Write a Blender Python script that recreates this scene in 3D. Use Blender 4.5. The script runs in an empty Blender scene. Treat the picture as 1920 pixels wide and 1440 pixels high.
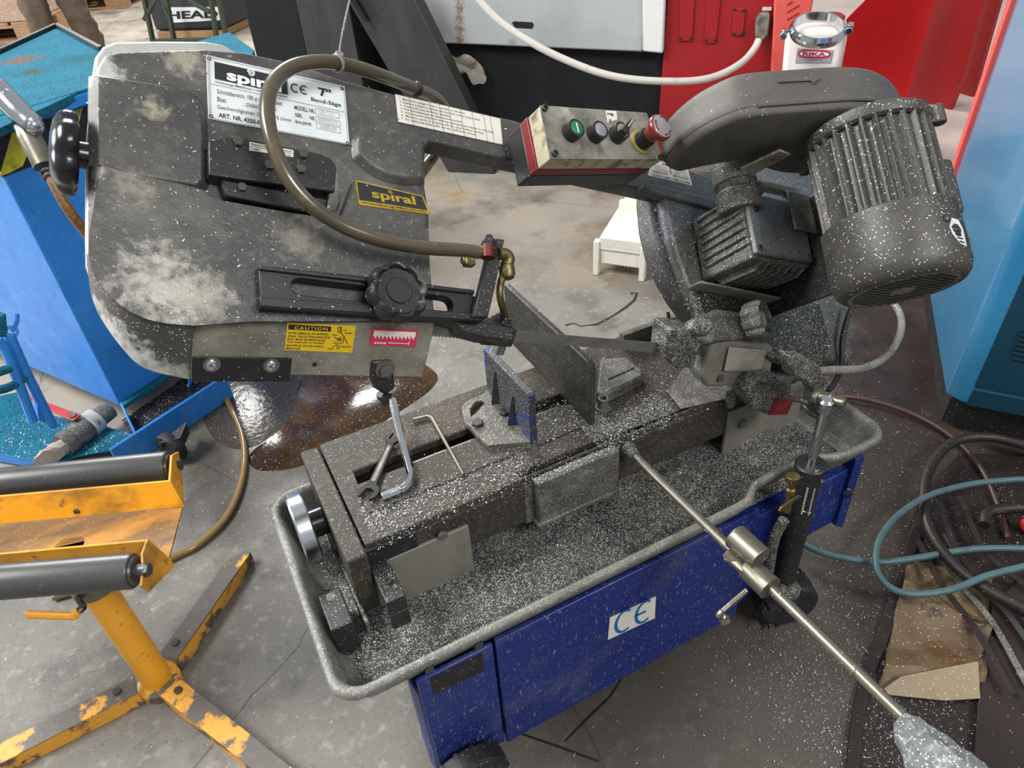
import bpy, bmesh, math, random
import numpy as np
from mathutils import Vector, Matrix, noise as mnoise
random.seed(7); np.random.seed(7)
SC = bpy.context.scene
COL = SC.collection
PI = math.pi

# ------------------------------------------------------------------ camera
FOC = 1331.0                                   # focal length in pixels of the 1920 wide frame
CR = ((0.8842384476632514, -0.4640308343898477, -0.05289378422409596),
      (-0.3233090988676591, -0.5264525812841534, -0.7863325672059083),
      (0.3370364880298062, 0.7124065302864044, -0.6155350041564009))
XC, YD, ZF = Vector(CR[0]), Vector(CR[1]), Vector(CR[2])
CAM = Vector((0, 0, 1.6))
cd = bpy.data.cameras.new('camera'); cam = bpy.data.objects.new('camera', cd); COL.objects.link(cam)
cd.sensor_width = 36; cd.lens = FOC / 1920 * 36; cd.clip_start = 0.02; cd.clip_end = 200
m = Matrix.Identity(4)
for i in range(3):
    m[i][0] = XC[i]; m[i][1] = -YD[i]; m[i][2] = -ZF[i]; m[i][3] = CAM[i]
cam.matrix_world = m
SC.camera = cam

# ------------------------------------------------------------------ light
SC.view_settings.view_transform = 'Standard'; SC.view_settings.look = 'None'
SC.view_settings.gamma = 1; SC.view_settings.use_curve_mapping = False
SC.view_settings.exposure = 0.14
wd = bpy.data.worlds.new('hall_light'); SC.world = wd; wd.use_nodes = True
bg = wd.node_tree.nodes['Background']; bg.inputs[0].default_value = (0.93, 0.97, 1.0, 1); bg.inputs[1].default_value = 0.44
def area_light(name, loc, aim, sx, sy, watts, col=(1, 1, 1)):
    l = bpy.data.lights.new(name, 'AREA'); l.shape = 'RECTANGLE'; l.size = sx; l.size_y = sy; l.energy = watts; l.color = col
    o = bpy.data.objects.new(name, l); COL.objects.link(o); o.location = loc
    o.rotation_euler = (Vector(aim) - Vector(loc)).to_track_quat('-Z', 'Y').to_euler()
area_light('skylight_left', (-3.6, 2.6, 6.0), (0.3, 1.6, 0.4), 3.0, 2.2, 560, (1, 0.985, 0.96))
area_light('skylight_back', (1.2, 10.4, 6.4), (1.6, 4.6, 0), 3.4, 1.6, 900, (1, 0.985, 0.95))
area_light('front_fill', (2.2, -4.2, 6.0), (0.8, 1.0, 0.6), 3.4, 1.6, 320, (1, 0.98, 0.95))  # added fill lamp behind the camera, brightens the front faces
area_light('window_far_left', (-9, 9, 4.2), (0, 3, 0.5), 5.0, 3.0, 900, (0.95, 0.98, 1))

# ------------------------------------------------------------------ pixel rays to points at a known plane
def ray(x, y):
    return XC * ((x - 960) / FOC) + YD * ((y - 720) / FOC) + ZF
def pz(x, y, z=0.0):
    d = ray(x, y); return CAM + d * ((z - CAM.z) / d.z)
def py(x, y, Y):
    d = ray(x, y); return CAM + d * ((Y - CAM.y) / d.y)
def px(x, y, X):
    d = ray(x, y); return CAM + d * ((X - CAM.x) / d.x)
def pp(x, y, P, n):
    d = ray(x, y); return CAM + d * ((P - CAM).dot(n) / d.dot(n))
ANG = math.radians(22.7)
U = Vector((math.cos(ANG), 0, -math.sin(ANG)))          # along the raised saw arm
E2 = Vector((math.sin(ANG), 0, math.cos(ANG)))
YV = Vector((0, 1, 0)); ZV = Vector((0, 0, 1)); XV = Vector((1, 0, 0))
W = (YV + E2).normalized(); N = (E2 - YV).normalized()   # up its face, out of its face
YB = 0.865                                               # blade plane
FOLD = py(700, 600, YB - 0.012)
def A(x, y, off=0.0):
    return pp(x, y, FOLD + N * off, N)
def uwn(P):
    d = P - FOLD; return d.dot(U), d.dot(W), d.dot(N)
def W3(u, w, n=0.0):
    return FOLD + U * u + W * w + N * n
def AL(pts, off=0.0):
    return [A(x, y, off) for x, y in pts]

# ------------------------------------------------------------------ mesh builder
def frame(ax):
    ax = ax.normalized()
    a = Vector((0, 0, 1)) if abs(ax.z) < 0.9 else Vector((1, 0, 0))
    b = ax.cross(a).normalized(); return b, ax.cross(b).normalized()
def smooth_path(pts, n=6):
    if len(pts) < 3: return pts
    P = [pts[0] * 2 - pts[1]] + list(pts) + [pts[-1] * 2 - pts[-2]]
    out = []
    for i in range(1, len(P) - 2):
        for k in range(n):
            t = k / n
            out.append(0.5 * ((2 * P[i]) + (P[i + 1] - P[i - 1]) * t + (2 * P[i - 1] - 5 * P[i] + 4 * P[i + 1] - P[i + 2]) * t * t
                              + (3 * P[i] - P[i - 1] - 3 * P[i + 1] + P[i + 2]) * t ** 3))
    out.append(pts[-1]); return out
class MB:
    def __init__(s): s.bm = bmesh.new()
    def face(s, pts):
        vs = [s.bm.verts.new(p) for p in pts]
        try: return s.bm.faces.new(vs)
        except ValueError: return None
    def prism(s, pts, d, top=None):
        a = [s.bm.verts.new(p) for p in pts]; b = [s.bm.verts.new(q) for q in (top or [p + d for p in pts])]
        n = len(a); s.bm.faces.new(a); s.bm.faces.new(b[::-1])
        for i in range(n): s.bm.faces.new((a[i], a[(i + 1) % n], b[(i + 1) % n], b[i]))
        return s
    def loft(s, rings, caps=True, closed=False):
        R = [[s.bm.verts.new(p) for p in r] for r in rings]; n = len(R[0])
        for j in range(len(R) - 1 + (1 if closed else 0)):
            r0, r1 = R[j], R[(j + 1) % len(R)]
            for i in range(n): s.bm.faces.new((r0[i], r0[(i + 1) % n], r1[(i + 1) % n], r1[i]))
        if caps and not closed: s.bm.faces.new(R[0]); s.bm.faces.new(R[-1][::-1])
        return s
    def holed(s, outer, holes, d):
        b2 = bmesh.new(); ed = []
        for lp in [outer] + holes:
            vs = [b2.verts.new(p) for p in lp]
            ed += [b2.edges.new((vs[i], vs[(i + 1) % len(vs)])) for i in range(len(vs))]
        r = bmesh.ops.triangle_fill(b2, use_beauty=True, edges=ed, use_dissolve=False)
        fs = [g for g in r['geom'] if isinstance(g, bmesh.types.BMFace)]
        e = bmesh.ops.extrude_face_region(b2, geom=fs)
        bmesh.ops.translate(b2, verts=[g for g in e['geom'] if isinstance(g, bmesh.types.BMVert)], vec=d)
        mm = bpy.data.meshes.new('t'); b2.to_mesh(mm); b2.free(); s.bm.from_mesh(mm); bpy.data.meshes.remove(mm); return s
    def box(s, c, a, b, h):                      # centre, half vectors
        p = [c + a * i + b * j - h for i, j in ((-1, -1), (1, -1), (1, 1), (-1, 1))]
        return s.prism(p, h * 2)
    def bx(s, x0, x1, y0, y1, z0, z1):
        return s.prism([Vector(q) for q in ((x0, y0, z0), (x1, y0, z0), (x1, y1, z0), (x0, y1, z0))], Vector((0, 0, z1 - z0)))
    def lathe(s, p, ax, prof, seg=24, caps=True):
        ax = ax.normalized(); a, b = frame(ax)
        rings = [[p + ax * h + (a * math.cos(2 * PI * k / seg) + b * math.sin(2 * PI * k / seg)) * max(r, 1e-5) for k in range(seg)] for r, h in prof]
        return s.loft(rings, caps)
    def cyl(s, p0, p1, r0, r1=None, seg=20):
        return s.lathe(p0, p1 - p0, [(r0, 0), (r0 if r1 is None else r1, (p1 - p0).length)], seg)
    def tube(s, pts, r, seg=10, sm=6):
        pts = smooth_path(pts, sm) if sm else pts
        rr = r if isinstance(r, (list, tuple)) else None
        t = (pts[1] - pts[0]).normalized(); a, b = frame(t); rings = []
        for i, p in enumerate(pts):
            t2 = (pts[min(i + 1, len(pts) - 1)] - pts[max(i - 1, 0)]).normalized()
            a = (a - t2 * a.dot(t2)).normalized(); b = t2.cross(a)
            q = r if not rr else rr[min(len(rr) - 1, int(i / max(1, len(pts) - 1) * (len(rr) - 1) + 0.5))]
            rings.append([p + (a * math.cos(2 * PI * k / seg) + b * math.sin(2 * PI * k / seg)) * q for k in range(seg)])
        return s.loft(rings)
    def torus(s, c, ax, R, r, seg=28, ms=8, squash=1.0):
        ax = ax.normalized(); a, b = frame(ax); rings = []
        for k in range(seg):
            d = a * math.cos(2 * PI * k / seg) + b * math.sin(2 * PI * k / seg)
            rings.append([c + d * (R + r * math.cos(2 * PI * j / ms)) + ax * r * squash * math.sin(2 * PI * j / ms) for j in range(ms)])
        return s.loft(rings, closed=True)
    def ball(s, c, r, seg=12):
        return s.lathe(c, ZV, [(r * math.sin(PI * k / seg), -r * math.cos(PI * k / seg)) for k in range(seg + 1)], seg)
    def build(s, name, mat, parent=None, bevel=0.0, segs=2, ang=35, label=None, kind=None):
        bmesh.ops.recalc_face_normals(s.bm, faces=s.bm.faces[:])
        me = bpy.data.meshes.new(name); s.bm.to_mesh(me); s.bm.free()
        o = bpy.data.objects.new(name, me); COL.objects.link(o); finish(o, mat, parent, bevel, segs, ang, label, kind); return o
def finish(o, mat, parent=None, bevel=0, segs=2, ang=35, label=None, kind=None):
    me = o.data
    if mat: me.materials.append(mat)
    me.polygons.foreach_set('use_smooth', [True] * len(me.polygons))
    me.set_sharp_from_angle(angle=math.radians(ang))
    if bevel:
        b = o.modifiers.new('bevel', 'BEVEL'); b.width = bevel; b.segments = segs; b.limit_method = 'ANGLE'; b.angle_limit = math.radians(40)
    adopt(o, parent)
    if label: o['label'] = label
    if kind: o['kind'] = kind
WM = {}
def adopt(o, parent, M=None):
    WM[o] = M or Matrix.Identity(4)
    if parent is not None:
        o.parent = parent; o.matrix_parent_inverse = WM[parent].inverted()
    o.matrix_basis = WM[o]
def thing(name, label, cat, loc=(0, 0, 0), group=None):
    o = bpy.data.objects.new(name, None); COL.objects.link(o); o.empty_display_size = 0.05
    adopt(o, None, Matrix.Translation(Vector(loc))); tag(o, label, cat, group); return o
def tag(o, label, cat, group=None):
    o['label'] = label; o['category'] = cat
    if group: o['group'] = group
    return o
def part(name, parent, label=None):
    o = bpy.data.objects.new(name, None); COL.objects.link(o); o.empty_display_size = 0.03; adopt(o, parent)
    if label: o['label'] = label
    return o
def axis_matrix(p, ax, scale=1.0, up=None):
    ax = ax.normalized(); a, b = frame(ax)
    if up is not None:
        a = (up - ax * up.dot(ax)).normalized(); b = ax.cross(a)
    M = Matrix.Identity(4)
    for i in range(3): M[i][0] = a[i] * scale; M[i][1] = b[i] * scale; M[i][2] = ax[i] * scale; M[i][3] = p[i]
    return M
MESH = {}
def inst(key, name, make, mat, parent, M, ang=35, label=None):
    if key not in MESH:
        mb = MB(); make(mb); bmesh.ops.recalc_face_normals(mb.bm, faces=mb.bm.faces[:])
        me = bpy.data.meshes.new(name); mb.bm.to_mesh(me); mb.bm.free(); me.materials.append(mat)
        me.polygons.foreach_set('use_smooth', [True] * len(me.polygons)); me.set_sharp_from_angle(angle=math.radians(ang)); MESH[key] = me
    o = bpy.data.objects.new(name, MESH[key]); COL.objects.link(o); adopt(o, parent, M)
    if label: o['label'] = label
    return o
O0 = Vector((0, 0, 0))
def hexhead(mb):
    mb.lathe(O0, ZV, [(1.0, 0), (1.0, .55), (.86, .68)], 6)
def hexwash(mb):
    mb.lathe(O0, ZV, [(1.45, 0), (1.45, .15)], 20); mb.lathe(Vector((0, 0, .15)), ZV, [(1.0, 0), (1.0, .6), (.86, .72)], 6)
def capscrew(mb):
    mb.lathe(O0, ZV, [(1, 0), (1, .9), (.92, 1.0), (.55, 1.0), (.55, .45), (.01, .45)], 18)
def panhead(mb):
    mb.lathe(O0, ZV, [(1.5, 0), (1.5, .16)], 22)
    mb.lathe(Vector((0, 0, .16)), ZV, [(1, 0), (.95, .3), (.7, .48), (.01, .5)], 18)
    mb.box(Vector((0, 0, .66)), Vector((.5, 0, 0)), Vector((0, .1, 0)), Vector((0, 0, .03)))
    mb.box(Vector((0, 0, .66)), Vector((.1, 0, 0)), Vector((0, .5, 0)), Vector((0, 0, .03)))
def rivet(mb):
    mb.lathe(O0, ZV, [(1, 0), (.85, .4), (.5, .6), (.01, .66)], 12)
def bolt(P, ax, r, mat, parent, kind='hex', name='bolt', up=None):
    mk = {'hex': hexhead, 'wash': hexwash, 'cap': capscrew, 'pan': panhead, 'rivet': rivet}[kind]
    return inst((kind, mat.name), name, mk, mat, parent, axis_matrix(P, ax, r, up))

# ------------------------------------------------------------------ lettering (the font that comes with Blender)
def text(s, ll, lr, ul, mat, parent, name='lettering', bold=0.0, thick=0.0004, lift=0.0006, space=1.0, mb=None):
    cu = bpy.data.curves.new('t', 'FONT'); cu.body = s; cu.resolution_u = 3; cu.offset = bold; cu.space_character = space
    ob = bpy.data.objects.new('t', cu); COL.objects.link(ob)
    dg = bpy.context.evaluated_depsgraph_get(); me = bpy.data.meshes.new_from_object(ob.evaluated_get(dg))
    bpy.data.objects.remove(ob); bpy.data.curves.remove(cu)
    n = len(me.vertices); co = np.empty(n * 3); me.vertices.foreach_get('co', co); co = co.reshape(-1, 3)
    x0, y0 = co[:, 0].min(), co[:, 1].min(); sx, sy = max(1e-6, np.ptp(co[:, 0])), max(1e-6, np.ptp(co[:, 1]))
    X = np.array(lr - ll); Yv = np.array(ul - ll); nn = np.cross(X, Yv); nn /= np.linalg.norm(nn)
    w = np.array(ll) + np.outer((co[:, 0] - x0) / sx, X) + np.outer((co[:, 1] - y0) / sy, Yv) + nn * lift
    me.vertices.foreach_set('co', w.ravel())
    if mb is not None:
        mb.bm.from_mesh(me); bpy.data.meshes.remove(me); return None
    me.name = name; o = bpy.data.objects.new(name, me); COL.objects.link(o)
    me.materials.append(mat); adopt(o, parent); return o
class Ink:                                              # several lines of print joined as one part
    def __init__(s): s.mb = MB()
    def t(s, body, ll, lr, ul, bold=0.0, lift=0.0006, space=1.0): text(body, ll, lr, ul, None, None, bold=bold, lift=lift, space=space, mb=s.mb); return s
    def line(s, a, b, w, nrm, lift=0.0006):
        d = (b - a).normalized(); q = nrm.cross(d).normalized() * w * .5; l = nrm * lift
        s.mb.face([a - q + l, b - q + l, b + q + l, a + q + l]); return s
    def quad(s, pts, nrm, lift=0.0006):
        s.mb.face([p + nrm * lift for p in pts]); return s
    def loop(s, pts, w, nrm, lift=0.0006):
        for i in range(len(pts)): s.line(pts[i], pts[(i + 1) % len(pts)], w, nrm, lift)
        return s
    def done(s, mat, parent, name='lettering'):
        me = bpy.data.meshes.new(name); s.mb.bm.to_mesh(me); s.mb.bm.free(); me.materials.append(mat)
        o = bpy.data.objects.new(name, me); COL.objects.link(o); adopt(o, parent); return o

# ------------------------------------------------------------------ materials
def c(h):
    h = h.lstrip('#'); v = [int(h[i:i + 2], 16) / 255 for i in (0, 2, 4)]
    return tuple(x / 12.92 if x <= .04045 else ((x + .055) / 1.055) ** 2.4 for x in v) + (1,)
def pmat(name, base, rough=.5, metal=0.0, layers=(), fleck=None, bump=0.0, bscale=300, coat=0.0, trans=0.0, emit=None, rnoise=0.0, spots=(), spec=.5, island=None):
    m = bpy.data.materials.new(name); m.use_nodes = True; nt = m.node_tree; nd = nt.nodes; lk = nt.links
    b = nd['Principled BSDF']; b.inputs['Roughness'].default_value = rough; b.inputs['Metallic'].default_value = metal
    b.inputs['Coat Weight'].default_value = coat; b.inputs['Specular IOR Level'].default_value = spec; b.inputs['Transmission Weight'].default_value = trans
    tc = nd.new('ShaderNodeTexCoord'); last = None
    rgb = nd.new('ShaderNodeRGB'); rgb.outputs[0].default_value = c(base); last = rgb.outputs[0]
    def nz(scale, detail, stretch, seed):
        mp = nd.new('ShaderNodeMapping'); mp.inputs['Scale'].default_value = stretch; mp.inputs['Location'].default_value = (seed * 3.7, seed * 1.3, seed * 2.1)
        lk.new(tc.outputs['Object'], mp.inputs['Vector']); n = nd.new('ShaderNodeTexNoise'); n.inputs['Scale'].default_value = scale
        n.inputs['Detail'].default_value = detail; n.inputs['Roughness'].default_value = .62; lk.new(mp.outputs[0], n.inputs['Vector']); return n
    for i, L in enumerate(layers):
        col, scale, lo, hi = L[:4]; amt = L[4] if len(L) > 4 else 1.0; st = L[5] if len(L) > 5 else (1, 1, 1)
        n = nz(scale, 7, st, i + 1); mr = nd.new('ShaderNodeMapRange'); mr.inputs[1].default_value = lo; mr.inputs[2].default_value = hi
        mr.inputs[4].default_value = amt; lk.new(n.outputs['Fac'], mr.inputs[0])
        mx = nd.new('ShaderNodeMix'); mx.data_type = 'RGBA'; lk.new(mr.outputs[0], mx.inputs[0]); lk.new(last, mx.inputs[6]); mx.inputs[7].default_value = c(col); last = mx.outputs[2]
    for i, (pt, rad, col, amt) in enumerate(spots):     # worn or dusty patches fixed to the thing
        vm = nd.new('ShaderNodeVectorMath'); vm.operation = 'DISTANCE'; lk.new(tc.outputs['Object'], vm.inputs[0]); vm.inputs[1].default_value = pt
        mr = nd.new('ShaderNodeMapRange'); mr.inputs[1].default_value = rad; mr.inputs[2].default_value = 0; mr.inputs[3].default_value = -.28; mr.inputs[4].default_value = .30; lk.new(vm.outputs['Value'], mr.inputs[0])
        n = nz(70, 7, (1, 1, 1), 20 + i); ad = nd.new('ShaderNodeMath'); lk.new(n.outputs['Fac'], ad.inputs[0]); lk.new(mr.outputs[0], ad.inputs[1])
        m2 = nd.new('ShaderNodeMapRange'); m2.inputs[1].default_value = .44; m2.inputs[2].default_value = .72; m2.inputs[4].default_value = amt; lk.new(ad.outputs[0], m2.inputs[0])
        mx = nd.new('ShaderNodeMix'); mx.data_type = 'RGBA'; lk.new(m2.outputs[0], mx.inputs[0]); lk.new(last, mx.inputs[6]); mx.inputs[7].default_value = c(col); last = mx.outputs[2]
    if fleck:                                          # (colour, cell scale, share of cells, size)
        col, scale, share, size = fleck
        v = nd.new('ShaderNodeTexVoronoi'); v.inputs['Scale'].default_value = scale; lk.new(tc.outputs['Object'], v.inputs['Vector'])
        lt = nd.new('ShaderNodeMath'); lt.operation = 'LESS_THAN'; lt.inputs[1].default_value = size; lk.new(v.outputs['Distance'], lt.inputs[0])
        sp = nd.new('ShaderNodeSeparateColor'); lk.new(v.outputs['Color'], sp.inputs[0])
        l2 = nd.new('ShaderNodeMath'); l2.operation = 'LESS_THAN'; l2.inputs[1].default_value = share; lk.new(sp.outputs[0], l2.inputs[0])
        mu = nd.new('ShaderNodeMath'); mu.operation = 'MULTIPLY'; lk.new(lt.outputs[0], mu.inputs[0]); lk.new(l2.outputs[0], mu.inputs[1])
        mx = nd.new('ShaderNodeMix'); mx.data_type = 'RGBA'; lk.new(mu.outputs[0], mx.inputs[0]); lk.new(last, mx.inputs[6]); mx.inputs[7].default_value = c(col); last = mx.outputs[2]
    lk.new(last, b.inputs['Base Color'])
    if island:                                         # every loose flake its own grey
        ge = nd.new('ShaderNodeNewGeometry'); mx = nd.new('ShaderNodeMix'); mx.data_type = 'RGBA'; lk.new(ge.outputs['Random Per Island'], mx.inputs[0])
        mx.inputs[6].default_value = c(base); mx.inputs[7].default_value = c(island); lk.new(mx.outputs[2], b.inputs['Base Color'])
    if emit: b.inputs['Emission Color'].default_value = c(emit[0]); b.inputs['Emission Strength'].default_value = emit[1]
    if rnoise:
        n = nz(18, 5, (1, 1, 1), 9); mr = nd.new('ShaderNodeMapRange'); mr.inputs[1].default_value = .3; mr.inputs[2].default_value = .7
        mr.inputs[3].default_value = max(.05, rough - rnoise); mr.inputs[4].default_value = min(1, rough + rnoise); lk.new(n.outputs['Fac'], mr.inputs[0]); lk.new(mr.outputs[0], b.inputs['Roughness'])
    if bump:
        n = nz(bscale, 4, (1, 1, 1), 5); bp = nd.new('ShaderNodeBump'); bp.inputs['Strength'].default_value = bump; bp.inputs['Distance'].default_value = .002
        lk.new(n.outputs['Fac'], bp.inputs['Height']); lk.new(bp.outputs[0], b.inputs['Normal'])
    return m
CHIP = '#c9cac8'
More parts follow.
